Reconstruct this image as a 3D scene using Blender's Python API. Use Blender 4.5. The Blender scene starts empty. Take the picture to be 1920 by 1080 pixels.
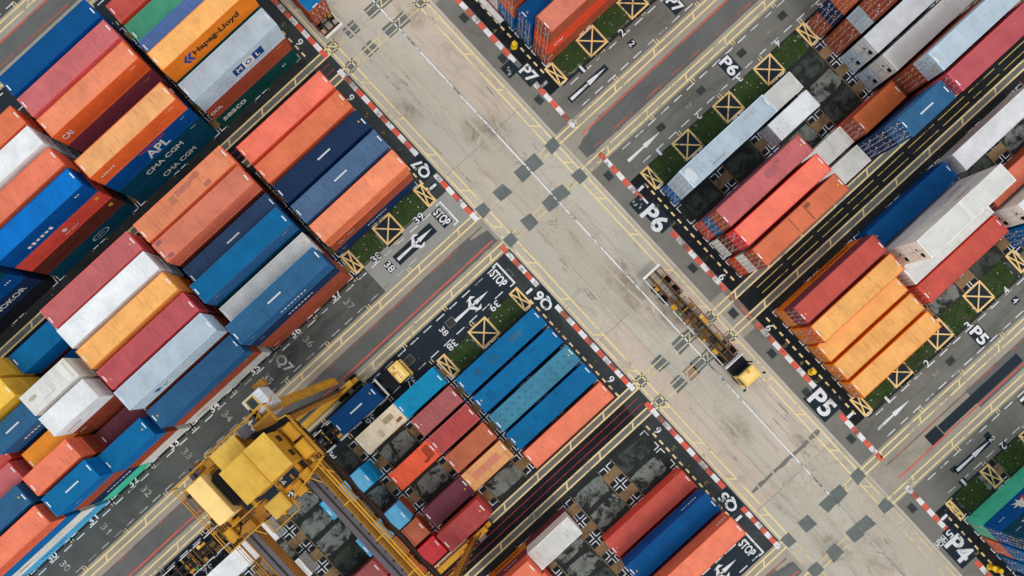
import bpy, bmesh, math, random
from mathutils import Vector, Matrix
R = math.radians
random.seed(7)
SC = bpy.context.scene
COL = SC.collection
H0 = 80.0                       # camera height above the yard
# ---------------------------------------------------------------- camera
# yard frame: u runs along the containers (world +X), v runs along the main road (world -Y)
cd = bpy.data.cameras.new('Camera'); cam = bpy.data.objects.new('Camera', cd); COL.objects.link(cam)
cam.location = (0, 0, H0); cam.rotation_euler = (0, 0, R(-42.7))
cd.sensor_width = 36; cd.lens = 23.565; cd.shift_x = 20/1920; cd.shift_y = 142/1920
cd.clip_start = 1; cd.clip_end = 3000
SC.camera = cam
# ---------------------------------------------------------------- sky and sun
SUN_EL, SUN_AZ = 62, 262        # azimuth measured in world XY, sun stands over the +v side
w = bpy.data.worlds.new('World'); SC.world = w; w.use_nodes = True
nt = w.node_tree; bg = nt.nodes['Background']
sky = nt.nodes.new('ShaderNodeTexSky'); sky.sky_type = 'NISHITA'; sky.sun_disc = False
sky.sun_elevation = R(SUN_EL); sky.sun_rotation = R(90-SUN_AZ); sky.dust_density = 1; sky.air_density = 3.0; sky.ozone_density = .6
hs = nt.nodes.new('ShaderNodeHueSaturation'); hs.inputs['Saturation'].default_value = .3
nt.links.new(sky.outputs[0], hs.inputs['Color']); nt.links.new(hs.outputs[0], bg.inputs[0]); bg.inputs[1].default_value = .15
sl = bpy.data.lights.new('sun', 'SUN'); sl.energy = .8; sl.angle = R(18); sl.color = (1, .95, .88)
so = bpy.data.objects.new('sun', sl); COL.objects.link(so)
sd = Vector((math.cos(R(SUN_EL))*math.cos(R(SUN_AZ)), math.cos(R(SUN_EL))*math.sin(R(SUN_AZ)), math.sin(R(SUN_EL))))
so.rotation_euler = sd.to_track_quat('Z', 'Y').to_euler(); so.location = (0, 0, 120)
SC.view_settings.view_transform = 'Standard'; SC.view_settings.look = 'None'; SC.view_settings.exposure = -0.02
SC.render.engine = 'CYCLES'

# ---------------------------------------------------------------- helpers
def lin(c):
    return tuple(((x/255)/12.92 if x/255 <= .04045 else ((x/255+.055)/1.055)**2.4) for x in c)
def tag(o, label=None, cat=None, group=None, kind=None):
    if label: o['label'] = label
    if cat: o['category'] = cat
    if group: o['group'] = group
    if kind: o['kind'] = kind
    return o
def link(name, me, mat=None, parent=None, loc=None):
    o = bpy.data.objects.new(name, me); COL.objects.link(o)
    if mat is not None and me is not None:
        if len(me.materials) == 0: me.materials.append(mat)
        if me.materials[0] != mat:
            o.material_slots[0].link = 'OBJECT'; o.material_slots[0].material = mat
    if parent: o.parent = parent
    if loc: o.location = loc
    return o
def empty(name, loc, rz=0):
    o = bpy.data.objects.new(name, None); COL.objects.link(o); o.location = loc; o.rotation_euler = (0, 0, rz); o.empty_display_size = .3
    return o
class MB:
    """collects shapes, then links them as one mesh"""
    def __init__(s): s.v = []; s.f = []
    def quad(s, *p):
        n = len(s.v); s.v += [tuple(q) for q in p]; s.f.append(tuple(range(n, n+len(p))))
    def box(s, x0, x1, y0, y1, z0, z1):
        n = len(s.v)
        s.v += [(x, y, z) for z in (z0, z1) for y in (y0, y1) for x in (x0, x1)]
        for f in ((0,2,3,1),(4,5,7,6),(0,1,5,4),(2,6,7,3),(0,4,6,2),(1,3,7,5)): s.f.append(tuple(n+i for i in f))
    def bar(s, a, b, w=.06, h=None):
        a = Vector(a); b = Vector(b); d = (b-a)
        if d.length < 1e-6: return
        d.normalize(); h = h or w
        up = Vector((0,0,1)) if abs(d.z) < .95 else Vector((1,0,0))
        sx = d.cross(up).normalized()*w/2; sy = sx.cross(d).normalized()*h/2
        n = len(s.v)
        for p in (a, b):
            for q in (-sx-sy, sx-sy, sx+sy, -sx+sy): s.v.append(tuple(p+q))
        for i in range(4): j = (i+1) % 4; s.f.append((n+i, n+j, n+4+j, n+4+i))
        s.f.append((n+3, n+2, n+1, n)); s.f.append((n+4, n+5, n+6, n+7))
    def cyl(s, c, r, h, axis='z', seg=16, r2=None):
        n = len(s.v); r2 = r if r2 is None else r2
        for k, rr in ((0, r), (1, r2)):
            for i in range(seg):
                a = 2*math.pi*i/seg; p = (rr*math.cos(a), rr*math.sin(a), k*h)
                if axis == 'x': p = (p[2], p[0], p[1])
                if axis == 'y': p = (p[1], p[2], p[0])
                s.v.append((c[0]+p[0], c[1]+p[1], c[2]+p[2]))
        for i in range(seg): j = (i+1) % seg; s.f.append((n+i, n+j, n+seg+j, n+seg+i))
        s.f.append(tuple(n+i for i in reversed(range(seg)))); s.f.append(tuple(n+seg+i for i in range(seg)))
    def tube(s, pts, r=.05, seg=6):
        for a, b in zip(pts, pts[1:]): s.bar(a, b, r*2)
    def rail(s, pts, h=1.05, w=.05, post=1.4):
        for a, b in zip(pts, pts[1:]):
            a = Vector(a); b = Vector(b); L = (b-a).length; n = max(1, int(L/post))
            for k in (h, h*.55): s.bar(a+Vector((0,0,k)), b+Vector((0,0,k)), w)
            for i in range(n+1): p = a+(b-a)*i/n; s.bar(p, p+Vector((0,0,h)), w)
    def mesh(s, name='m'):
        me = bpy.data.meshes.new(name); me.from_pydata(s.v, [], s.f); me.update(); return me
    def fix(s, me):
        bm = bmesh.new(); bm.from_mesh(me); bmesh.ops.recalc_face_normals(bm, faces=bm.faces); bm.to_mesh(me); bm.free(); return me
    def build(s, name, mat, parent=None, loc=None):
        return link(name, s.fix(s.mesh(name)), mat, parent, loc)
def bevel(o, w=.03, seg=2):
    m = o.modifiers.new('b', 'BEVEL'); m.width = w; m.segments = seg; m.limit_method = 'ANGLE'; return o

# ---------------------------------------------------------------- materials
def nodes(name):
    m = bpy.data.materials.new(name); m.use_nodes = True; t = m.node_tree; b = t.nodes['Principled BSDF']; b.inputs['Specular IOR Level'].default_value = .15
    return m, t, b
def noise(t, vec, scale, detail=5, rough=.6, dist=0):
    n = t.nodes.new('ShaderNodeTexNoise'); n.inputs['Scale'].default_value = scale; n.inputs['Detail'].default_value = detail
    n.inputs['Roughness'].default_value = rough; n.inputs['Distortion'].default_value = dist
    t.links.new(vec, n.inputs['Vector']); return n.outputs['Fac']
def ramp(t, fac, stops):
    r = t.nodes.new('ShaderNodeValToRGB'); r.color_ramp.elements[0].position = stops[0][0]; r.color_ramp.elements[1].position = stops[-1][0]
    r.color_ramp.elements[0].color = (*stops[0][1], 1); r.color_ramp.elements[1].color = (*stops[-1][1], 1)
    for p, c in stops[1:-1]: e = r.color_ramp.elements.new(p); e.color = (*c, 1)
    t.links.new(fac, r.inputs[0]); return r.outputs[0]
def mix(t, fac, a, b, mode='MIX'):
    n = t.nodes.new('ShaderNodeMix'); n.data_type = 'RGBA'; n.blend_type = mode
    for val, i in ((fac, 0), (a, 6), (b, 7)):
        if isinstance(val, (int, float)): n.inputs[i].default_value = val
        elif isinstance(val, tuple): n.inputs[i].default_value = (*val[:3], 1)
        else: t.links.new(val, n.inputs[i])
    return n.outputs[2]
def step(t, fac, a, b, lo=0., hi=1.):
    n = t.nodes.new('ShaderNodeMapRange'); n.inputs[1].default_value = a; n.inputs[2].default_value = b
    n.inputs[3].default_value = lo; n.inputs[4].default_value = hi; t.links.new(fac, n.inputs[0]); return n.outputs[0]
def mapping(t, vec, sc, loc=None):
    n = t.nodes.new('ShaderNodeMapping'); n.inputs['Scale'].default_value = sc
    t.links.new(vec, n.inputs['Vector'])
    if loc is not None: t.links.new(loc, n.inputs['Location'])
    return n.outputs[0]
def pos(t): return t.nodes.new('ShaderNodeNewGeometry').outputs['Position']
def bump(t, b, fac, s=.2, d=.02):
    n = t.nodes.new('ShaderNodeBump'); n.inputs['Strength'].default_value = s; n.inputs['Distance'].default_value = d
    t.links.new(fac, n.inputs['Height']); t.links.new(n.outputs[0], b.inputs['Normal'])
def ground(name, c, var=.25, stain=.35, stainc=None, grain=9, rough=.9, streak=(1, 1, 1), big=.12):
    """worn paving: broad tone changes, blotchy stains, fine grain; colour c is sRGB"""
    m, t, b = nodes(name); P = pos(t); c = lin(c)
    dk = tuple(x*(1-var) for x in c); lt = tuple(min(1, x*(1+var)) for x in c)
    base = ramp(t, noise(t, P, big, 6, .65, .6), [(.3, dk), (.5, c), (.72, lt)])
    st = step(t, noise(t, mapping(t, P, streak), .45, 8, .7, 1.2), .52, .72)
    sc = lin(stainc) if stainc else tuple(x*.45 for x in c)
    s2 = t.nodes.new('ShaderNodeMath'); s2.operation = 'MULTIPLY'; s2.inputs[1].default_value = stain; t.links.new(st, s2.inputs[0])
    col = mix(t, s2.outputs[0], base, sc)
    g = noise(t, P, grain, 3, .8)
    col = mix(t, .35, col, ramp(t, g, [(.35, (.25,)*3), (.65, (.78,)*3)]), 'OVERLAY')
    t.links.new(col, b.inputs['Base Color']); b.inputs['Roughness'].default_value = rough
    bump(t, b, g, .25, .01)
    return m
def paint_ground(name, c, under, wear=.5, rough=.75):
    """road paint with worn-through spots of the paving below"""
    m, t, b = nodes(name); P = pos(t)
    n = noise(t, P, 2.2, 9, .75, .5); n2 = noise(t, P, .35, 3, .5)
    ad = t.nodes.new('ShaderNodeMath'); ad.operation = 'ADD'; t.links.new(n, ad.inputs[0]); t.links.new(n2, ad.inputs[1])
    f = step(t, ad.outputs[0], 1.16-wear*.3, 1.32-wear*.3)
    c2 = mix(t, noise(t, P, 1.3, 5), tuple(x*.82 for x in lin(c)), tuple(min(1, x*1.06) for x in lin(c)))
    t.links.new(mix(t, f, c2, lin(under)), b.inputs['Base Color']); b.inputs['Roughness'].default_value = rough
    return m
def metal(name, c, rough=.5, rust=.3, dirt=.25, scale=1., bleach=0, metallic=0., rustc=(95, 52, 30)):
    """painted steel: tone varies per object, grime, rust specks and scrapes"""
    m, t, b = nodes(name); c = lin(c)
    tc = t.nodes.new('ShaderNodeTexCoord').outputs['Object']; oi = t.nodes.new('ShaderNodeObjectInfo')
    loc = t.nodes.new('ShaderNodeVectorMath'); loc.operation = 'SCALE'; loc.inputs[0].default_value = (37, 91, 13); t.links.new(oi.outputs['Random'], loc.inputs['Scale'])
    P = mapping(t, tc, (scale,)*3, loc.outputs[0])
    Pst = mapping(t, tc, (2.6*scale, .35*scale, .6*scale), loc.outputs[0])
    n1 = noise(t, P, .5, 4, .6)
    col = ramp(t, n1, [(.3, tuple(x*.86 for x in c)), (.7, tuple(min(1, x*1.1) for x in c))])
    hv = t.nodes.new('ShaderNodeHueSaturation'); t.links.new(step(t, oi.outputs['Random'], 0, 1, .9, 1.1), hv.inputs['Value'])
    t.links.new(col, hv.inputs['Color']); col = hv.outputs[0]
    d = step(t, noise(t, Pst, 1.3, 7, .7, .4), .52, .8, 0, dirt); col = mix(t, d, col, tuple(x*.35 for x in c))
    pd = step(t, noise(t, P, .85, 5, .6, .9), .58, .7, 0, dirt*.55); col = mix(t, pd, col, tuple(x*.55 for x in c))
    if rust:
        r1 = step(t, noise(t, P, 3.2, 9, .72, .3), .66, .72, 0, 1); r2 = step(t, noise(t, P, .33, 3, .5), .48, .6, 0, rust*1.6)
        mu = t.nodes.new('ShaderNodeMath'); mu.operation = 'MULTIPLY'; t.links.new(r1, mu.inputs[0]); t.links.new(r2, mu.inputs[1])
        mu.use_clamp = True
        col = mix(t, mu.outputs[0], col, lin(rustc))
    t.links.new(col, b.inputs['Base Color']); b.inputs['Metallic'].default_value = metallic
    t.links.new(step(t, noise(t, P, 2, 4), .3, .7, rough-.08, rough+.12), b.inputs['Roughness'])
    return m
def plain(name, c, rough=.5, metallic=0.):
    m, t, b = nodes(name); b.inputs['Base Color'].default_value = (*lin(c), 1); b.inputs['Roughness'].default_value = rough; b.inputs['Metallic'].default_value = metallic
    return m

M = {}
M['yard'] = ground('yard_asphalt', (44, 46, 48), .3, .5, (24, 27, 31), big=.2)
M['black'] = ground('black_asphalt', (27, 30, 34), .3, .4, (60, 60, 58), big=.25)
M['lane'] = ground('lane_asphalt', (114, 112, 105), .22, .75, (70, 70, 68), streak=(.2, 1.3, 1), big=.18)
M['laneq'] = ground('old_lane_asphalt', (86, 89, 86), .3, .85, (46, 50, 52), streak=(.16, 1.2, 1), big=.18)
M['lanedark'] = ground('new_lane_asphalt', (38, 47, 56), .2, .35, (58, 66, 72), streak=(.3, 1.4, 1))
M['lanepale'] = ground('pale_lane_slab', (150, 150, 144), .1, .4, (118, 118, 112))
M['mid'] = ground('corridor_asphalt', (102, 103, 101), .18, .6, (74, 78, 80), streak=(.2, 1.5, 1), grain=14)
M['kerbzone'] = ground('roadside_asphalt', (122, 119, 112), .15, .5, (84, 84, 82), grain=12)
M['concrete'] = ground('road_concrete', (188, 177, 161), .11, .42, (150, 136, 120), streak=(1.3, .22, 1), grain=6, big=.07)
STAINS = [(18.0, -20.6, 2.6), (16.2, -22.5, 1.8), (18.4, 1.6, 2.2), (17.0, 5.2, 2.8), (18.3, 8.8, 2.0), (20.2, 11, 1.8), (19.8, 20.5, 1.7), (17.4, 47.5, 2.6), (14.2, 43, 2.0), (12.6, -30, 1.8), (20.5, -38, 1.8), (15.2, 25, 1.7), (20.4, 31, 1.7)]
def road_mat(tones, name='road_concrete'):
    m, t, b = nodes(name); P_ = pos(t)
    base = ramp(t, noise(t, mapping(t, P_, (1, .6, 1)), .075, 5, .6, .8), list(zip((.3, .48, .58, .72), [lin(c) for c in tones])))
    s1 = step(t, noise(t, mapping(t, P_, (1.0, .28, 1)), .33, 9, .72, 1.6), .53, .74, 0, .55); col = mix(t, s1, base, lin((140, 124, 108)))
    s2 = step(t, noise(t, mapping(t, P_, (2.4, .12, 1)), .8, 6, .65, .6), .55, .75, 0, .35); col = mix(t, s2, col, lin((124, 119, 110)))
    s3 = step(t, noise(t, P_, .16, 3, .55, 2.2), .6, .7, 0, .4); col = mix(t, s3, col, lin((154, 148, 134)))
    nz = noise(t, mapping(t, P_, (1, .7, 1)), .5, 7, .72, .8)
    for u, v, r in STAINS:
        d = t.nodes.new('ShaderNodeVectorMath'); d.operation = 'DISTANCE'; t.links.new(mapping(t, P_, (1, .62, 1)), d.inputs[0]); d.inputs[1].default_value = (u, -v*.62, 0)
        f = step(t, d.outputs['Value'], 0, r, 1, 0)
        mu = t.nodes.new('ShaderNodeMath'); mu.operation = 'MULTIPLY'; t.links.new(f, mu.inputs[0]); t.links.new(step(t, nz, .36, .62), mu.inputs[1]); mu.use_clamp = True
        m2 = t.nodes.new('ShaderNodeMath'); m2.operation = 'MULTIPLY'; t.links.new(mu.outputs[0], m2.inputs[0]); m2.inputs[1].default_value = .95
        col = mix(t, m2.outputs[0], col, lin((116, 102, 84)))
    g = noise(t, P_, 5.5, 4, .8); col = mix(t, .3, col, ramp(t, g, [(.35, (.28,)*3), (.65, (.74,)*3)]), 'OVERLAY')
    t.links.new(col, b.inputs['Base Color']); b.inputs['Roughness'].default_value = .9; bump(t, b, g, .2, .01); return m
M['concrete'] = road_mat([(180, 173, 160), (191, 182, 168), (201, 186, 172), (193, 187, 175)])
M['strip'] = ground('wheel_strip_concrete', (160, 152, 139), .14, .5, (120, 112, 100), grain=8, streak=(.4, 1, 1))
M['stripdark'] = ground('dark_wheel_strip', (112, 112, 108), .15, .5, (80, 82, 82), grain=8)
M['pad'] = ground('turning_pad', (106, 112, 110), .14, .5, (88, 88, 84), grain=10, big=.5)
M['brownpad'] = ground('brown_pad', (150, 124, 102), .14, .4)
def slot_mat(name, c, dark, thr):
    m, t, b = nodes(name); P_ = pos(t)
    base = ramp(t, noise(t, P_, 7, 4, .85), [(.3, tuple(x*.55 for x in lin(c))), (.7, tuple(min(1, x*1.35) for x in lin(c)))])
    f = step(t, noise(t, P_, .6, 7, .7, .35), thr-.07, thr+.03); col = mix(t, f, lin(dark), base)
    f2 = step(t, noise(t, mapping(t, P_, (1, 1, 1)), .3, 5, .6), .56, .66, 0, .5); col = mix(t, f2, col, lin((58, 64, 40)))
    t.links.new(col, b.inputs['Base Color']); b.inputs['Roughness'].default_value = .95; return m
M['gravel'] = slot_mat('gravel', (126, 130, 125), (42, 46, 44), .50); M['graveld'] = slot_mat('dark_gravel', (74, 80, 76), (42, 46, 44), .52)
M['slotbase'] = ground('slot_base', (42, 46, 44), .25, .6, (66, 66, 54), big=.5)
M['tan'] = ground('slot_concrete', (132, 108, 78), .3, .95, (50, 50, 50), big=.35)
M['darksq'] = ground('slot_square', (26, 36, 46), .25, .5, (70, 66, 58), big=.5)
M['slabd'] = ground('tar_strip', (118, 116, 110), .12, .3)
M['seam'] = ground('slab_seam', (140, 132, 122), .2, .3)
M['soil'] = ground('grass_soil', (58, 66, 40), .3, .6, (70, 62, 48), grain=7, big=.6)
M['white'] = paint_ground('white_paint', (230, 230, 232), (112, 112, 110), .48)
M['whitef'] = paint_ground('faded_white_paint', (196, 196, 194), (140, 138, 132), .95)
M['yellow'] = paint_ground('yellow_paint', (240, 216, 160), (150, 145, 130), .3)
M['yellowf'] = paint_ground('faded_yellow_paint', (224, 204, 150), (180, 170, 155), .85)
M['cream'] = paint_ground('cream_dash_paint', (240, 214, 158), (60, 58, 54), .25)
M['redline'] = paint_ground('red_line_paint', (228, 98, 78), (110, 105, 100), .3)
M['dkred'] = paint_ground('dark_red_line_paint', (166, 62, 70), (60, 50, 50), .4)
M['redthin'] = paint_ground('worn_red_paint', (186, 96, 76), (100, 98, 94), .85)
M['whitel'] = paint_ground('letter_paint', (232, 232, 234), (100, 100, 98), .2)
M['kred'] = paint_ground('kerb_red', (230, 102, 82), (122, 92, 84), .55)
M['kwhite'] = paint_ground('kerb_white', (238, 236, 236), (150, 146, 142), .5)
M['box'] = paint_ground('box_paint', (246, 206, 138), (90, 84, 70), .2)
M['patch'] = ground('dark_backing_paint', (34, 44, 54), .2, .35, (70, 74, 76), big=.5)
M['dullyel'] = paint_ground('dull_yellow_paint', (128, 118, 70), (44, 44, 42), .8)
M['thinyel'] = paint_ground('thin_yellow_paint', (206, 184, 104), (60, 58, 50), .5)
M['craney'] = metal('crane_yellow', (208, 152, 48), .5, .9, .8, rustc=(70, 50, 34))
M['craneyroof'] = metal('crane_roof_yellow', (226, 182, 82), .55, .5, .5, rustc=(120, 92, 50))
M['peach'] = metal('crane_hatch_cream', (252, 212, 138), .55, .15, .15)
M['girder'] = metal('girder_grey', (104, 98, 104), .6, .5, .4)
M['girdero'] = metal('girder_ochre', (178, 122, 50), .55, .6, .4)
M['festoon'] = plain('festoon_brown', (66, 38, 28), .7)
M['rubber'] = plain('rubber', (22, 22, 24), .8)
M['darksteel'] = metal('dark_steel', (50, 44, 42), .6, .5, .3)
M['rustysteel'] = metal('rusty_frame', (104, 76, 54), .65, .8, .4)
M['cabwhite'] = metal('cabin_white', (226, 228, 236), .4, .1, .2)
M['glass'] = plain('window_glass', (30, 52, 58), .08); M['glass'].node_tree.nodes['Principled BSDF'].inputs['Specular IOR Level'].default_value = .5
M['truckyel'] = metal('truck_cream', (246, 204, 104), .4, .15, .25)
M['truckchassis'] = metal('truck_chassis', (30, 33, 38), .6, .3, .2)
M['whitebar'] = metal('white_steel', (228, 224, 222), .5, .4, .3)
M['redbar'] = metal('red_steel', (150, 52, 40), .5, .4, .3)
M['greenbox'] = metal('green_steel', (70, 130, 90), .5, .2, .3)
M['bollard'] = metal('bollard_yellow', (250, 204, 40), .4, .05, .15)
M['iron'] = metal('drain_iron', (58, 62, 62), .7, .3, .3, scale=3)
M['textblack'] = plain('text_black', (40, 38, 30), .6)
M['textwhite'] = plain('text_white', (232, 234, 236), .6)
M['textred'] = plain('text_red', (196, 60, 60), .6)
M['textblue'] = plain('text_blue', (24, 70, 140), .6)
M['textyel'] = plain('text_yellow', (240, 180, 60), .6)
M['rustybrown'] = metal('oily_brown_steel', (112, 84, 44), .6, .8, .6)
M['doorbar'] = metal('lock_bar_steel', (196, 178, 172), .45, .5, .3)

# ---------------------------------------------------------------- flat work on the ground (u, v rectangles)
def W(u, v, z=0): return (u, -v, z)
def sheet(mb, u0, u1, v0, v1, z):
    mb.quad((u0, -v1, z), (u1, -v1, z), (u1, -v0, z), (u0, -v0, z))
def flat(name, rects, mat, z):
    mb = MB()
    for r in rects: sheet(mb, *r, z)
    o = mb.build(name, M[mat]); tag(o, kind='structure'); return o
def blob(mb, uc, vc, a, b, z, n=26, jit=.12):
    n = 44; p1, p2, p3 = [random.random()*6.28 for _ in range(3)]
    ph = random.random()*6; pts = []
    for i in range(n):
        t = 2*math.pi*i/n; c, s = math.cos(t), math.sin(t)
        e = .32
        e = .3
        x = a*math.copysign(abs(c)**e, c); y = b*math.copysign(abs(s)**e, s)
        k = .95+.03*math.sin(2*t+p1)+.03*math.sin(5*t+p2)+.03*math.sin(9*t+p3)+.05*(random.random()-.5)
        pts.append((uc+x*k, -(vc+y*k), z))
    mb.quad(*pts)
def poly_line(mb, pts, w, z):
    for (a, b), (c, d) in zip(pts, pts[1:]):
        L = math.hypot(c-a, d-b); nx, ny = -(d-b)/L*w/2, (c-a)/L*w/2
        mb.quad((a+nx, -(b+ny), z), (a-nx, -(b-ny), z), (c-nx, -(d-ny), z), (c+nx, -(d+ny), z))

CA = [-67.65, -12.55, 41.15]           # corridors with truck lanes either side
CB = [-39.8, 14.45]                    # corridors between back-to-back blocks
UW, UE = -90, 110                      # reach of the paving in u
gb = MB(); gb.quad((-900, -900, 0), (900, -900, 0), (900, 900, 0), (-900, 900, 0)); g0 = gb.build('ground', M['yard']); tag(g0, kind='structure')
Z = .004
flat('main_road', [(10.0, 23.3, -120, 120)], 'concrete', Z)
flat('roadside_paving', [(23.3, 26.0, -120, 120)], 'kerbzone', Z)
M['qstrip'] = ground('roadside_worn', (58, 62, 63), .3, .6, (34, 38, 42), streak=(1.4, .3, 1), big=.15)
flat('roadside_strip', [(26.0, 27.9, -120, 120)], 'black', Z); flat('roadside_strip', [(7.35, 10.0, -120, 120)], 'qstrip', Z)
for c in CA:
    for (a, b) in ((UW, 7.35), (27.9, UE)):
        flat('corridor', [(a, b, c-1.2, c+1.5)], 'mid', Z)
        flat('wheel_strip', [(a, b, c-3.15, c-1.2), (a, b, c+1.5, c+3.1)], 'strip', Z)
    # corridor apron where it meets the road
    flat('corridor_apron', [(23.3, 27.9, c-3.15, c+3.1), (7.35, 10.0, c-3.15, c+3.1)], 'strip', 2*Z)
    for (ue, sg) in ((9.6, -1), (24.2, 1)) if c < 0 else ((9.6, -1),):      # broken asphalt edge where the corridor meets the road slab
        m_ = MB(); rr_ = random.Random(int(c*10)+sg); top = []; bot = []
        for k in range(15):
            x = ue+sg*(5.6-k*.4); e = rr_.uniform(-.12, .12); tp = -1.2 if k < 3 else -1.2+(k-3)*.085
            top.append((x, c+tp+e)); bot.append((x, c+1.5+rr_.uniform(-.1, .1)))
        for i in range(14):
            q = [top[i], top[i+1], bot[i+1], bot[i]]
            m_.quad(*(W(a, b, 3*Z) for a, b in (q if sg > 0 else q[::-1])))
        tag(m_.build('corridor_end', M['mid']), kind='structure')
    flat('truck_lane', [(27.9, UE, c-7, c-3.15), (27.9, UE, c+3.1, c+7)], 'lane', Z)
    flat('truck_lane', [(26.0, 27.9, c-7, c-3.15), (26.0, 27.9, c+3.1, c+7)], 'lane', 2*Z)
    flat('truck_lane', [(UW, 7.35, c-7, c-3.15)], 'laneq' if c < 0 else 'lanedark', Z)
    flat('truck_lane', [(UW, 7.35, c+3.1, c+7)], 'lanedark', Z)
flat('pale_lane_slab', [(-4.3, 9.2, -19.6, -15.45)], 'lanepale', 3*Z)
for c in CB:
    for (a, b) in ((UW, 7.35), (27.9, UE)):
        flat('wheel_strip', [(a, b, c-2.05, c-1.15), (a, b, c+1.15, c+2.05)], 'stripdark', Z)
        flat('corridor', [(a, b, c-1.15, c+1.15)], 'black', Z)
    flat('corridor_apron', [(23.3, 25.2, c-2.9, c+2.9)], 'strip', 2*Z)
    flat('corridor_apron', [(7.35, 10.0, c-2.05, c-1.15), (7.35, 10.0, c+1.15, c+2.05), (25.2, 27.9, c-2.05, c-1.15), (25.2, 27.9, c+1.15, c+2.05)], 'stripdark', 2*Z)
flat('corridor_slab', [(27.9, 38.5, 38.0, 44.2)], 'strip', 2*Z)
flat('dark_trench_patch', [(33.2, 46, 40.75, 41.95), (31.2, 33.1, 40.6, 42.1)], 'lanedark', 5*Z)
# crossing pads and patches in the road
pads = []
for c, d in [(c, d) for c in CA for d in (-2.4, 2.4)] + [(c, d) for c in CB for d in (-1.6, 1.6)]:
    v = c+d
    for u in (10.9, 22.15): pads.append((u-.7, u+.7, v-.7, v+.7))
    for u in (13.95, 17.3, 19.05): pads.append((u-.82, u+.82, v-.8, v+.76))
mbp = MB()
for ip, r in enumerate(pads):
    j = [random.uniform(-.12, .12) for _ in range(8)]
    zz_ = 4*Z+.0025 if ip < 30 else 2*Z; mbp.quad((r[0]+j[0], -r[3]+j[1], zz_), (r[1]+j[2], -r[3]+j[3], zz_), (r[1]+j[4], -r[2]+j[5], zz_), (r[0]+j[6], -r[2]+j[7], zz_))
tag(mbp.build('turning_pads', M['pad']), kind='structure')
flat('brown_repair_patch', [(15.2, 16.7, 15.3, 16.9)], 'brownpad', 2*Z)
ts = MB(); ra = random.Random(2); xs = [11.6+.5*k for k in range(23)]
ea = [31.35+ra.uniform(-.09, .09) for _ in xs]; eb = [31.8+ra.uniform(-.1, .1) for _ in xs]
for i in range(len(xs)-1): ts.quad(W(xs[i], eb[i], 2.5*Z), W(xs[i+1], eb[i+1], 2.5*Z), W(xs[i+1], ea[i+1], 2.5*Z), W(xs[i], ea[i], 2.5*Z))
tag(ts.build('tar_strip', M['slabd']), kind='structure')
# slabs of slightly different concrete between the joints
for nm_, rc, cl in (('road_slab', [(10.05, 13.98, -48, -20.9), (18.3, 22.95, -20.9, 5.9), (10.05, 13.98, 33.6, 61)], (188, 181, 168)),
                    ('road_slab', [(13.98, 18.3, -20.9, 5.9), (18.3, 22.95, 33.6, 61), (13.98, 18.3, -75, -48)], (184, 174, 160)),
                    ('road_slab', [(10.05, 13.98, 5.9, 33.6), (18.3, 22.95, -48, -20.9)], (198, 182, 166))):
    M[nm_+str(cl)] = road_mat([tuple(x*.95 for x in cl), cl, tuple(x*1.02 for x in cl), tuple(x*.98 for x in cl)], nm_); flat(nm_, [(a+.03, b-.03, c_+.03, d-.03) for a, b, c_, d in rc], nm_+str(cl), 1.5*Z)
# tyre tracks
ka = 0; tk = MB(); M['tyre'] = paint_ground('tyre_marks', (150, 141, 127), (184, 174, 159), 1.25)
for _ in range(34):
    u = ra.choice((11.9, 13.4, 15.2, 16.8, 19.3, 21.2))+ra.uniform(-.5, .5); v = ra.uniform(-48, 52); L_ = ra.uniform(5, 18); dr = ra.uniform(-.05, .05); bn = ra.uniform(-.004, .004)
    poly_line(tk, [(u+dr*k+bn*k*k, v+k) for k in [L_*i/12 for i in range(13)]], ra.uniform(.18, .34), 2.05*Z+.00012*_)
for c in CA:
    for q, sg in ((11.2, 1), (21.6, -1)):
        for r_ in (5.2, 7.0, 8.6):
            for sv in (-1, 1):
                ka += 1; poly_line(tk, [(q-sg*.6+sg*r_*math.sin(a), c+sv*(2.4+r_*(1-math.cos(a))*.9)) for a in [1.45*i/12 for i in range(13)]], .22, 3.1*Z+.00008*ka)
tag(tk.build('tyre_marks', M['tyre']), kind='structure')
sm = MB()
for v in (-48, -20.9, 5.9, 33.6, 61): poly_line(sm, [(10.1, v), (14, v+.03), (18, v-.02), (23.2, v)], .07, 2*Z)
for u in (13.98, 18.3, 22.95): poly_line(sm, [(u, -60), (u+.02, 0), (u, 70)], .05, 2*Z)
rr = random.Random(3)
for _ in range(26):
    u = rr.uniform(10.5, 22.8); v = rr.uniform(-46, 60); pts = [(u, v)]
    a = rr.uniform(0, 6.28)
    for k in range(rr.randint(3, 9)): a += rr.uniform(-.6, .6); u += .45*math.cos(a); v += .45*math.sin(a); pts.append((u, v))
    poly_line(sm, pts, .025, 2*Z)
tag(sm.build('slab_seams', M['seam']), kind='structure')

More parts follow.
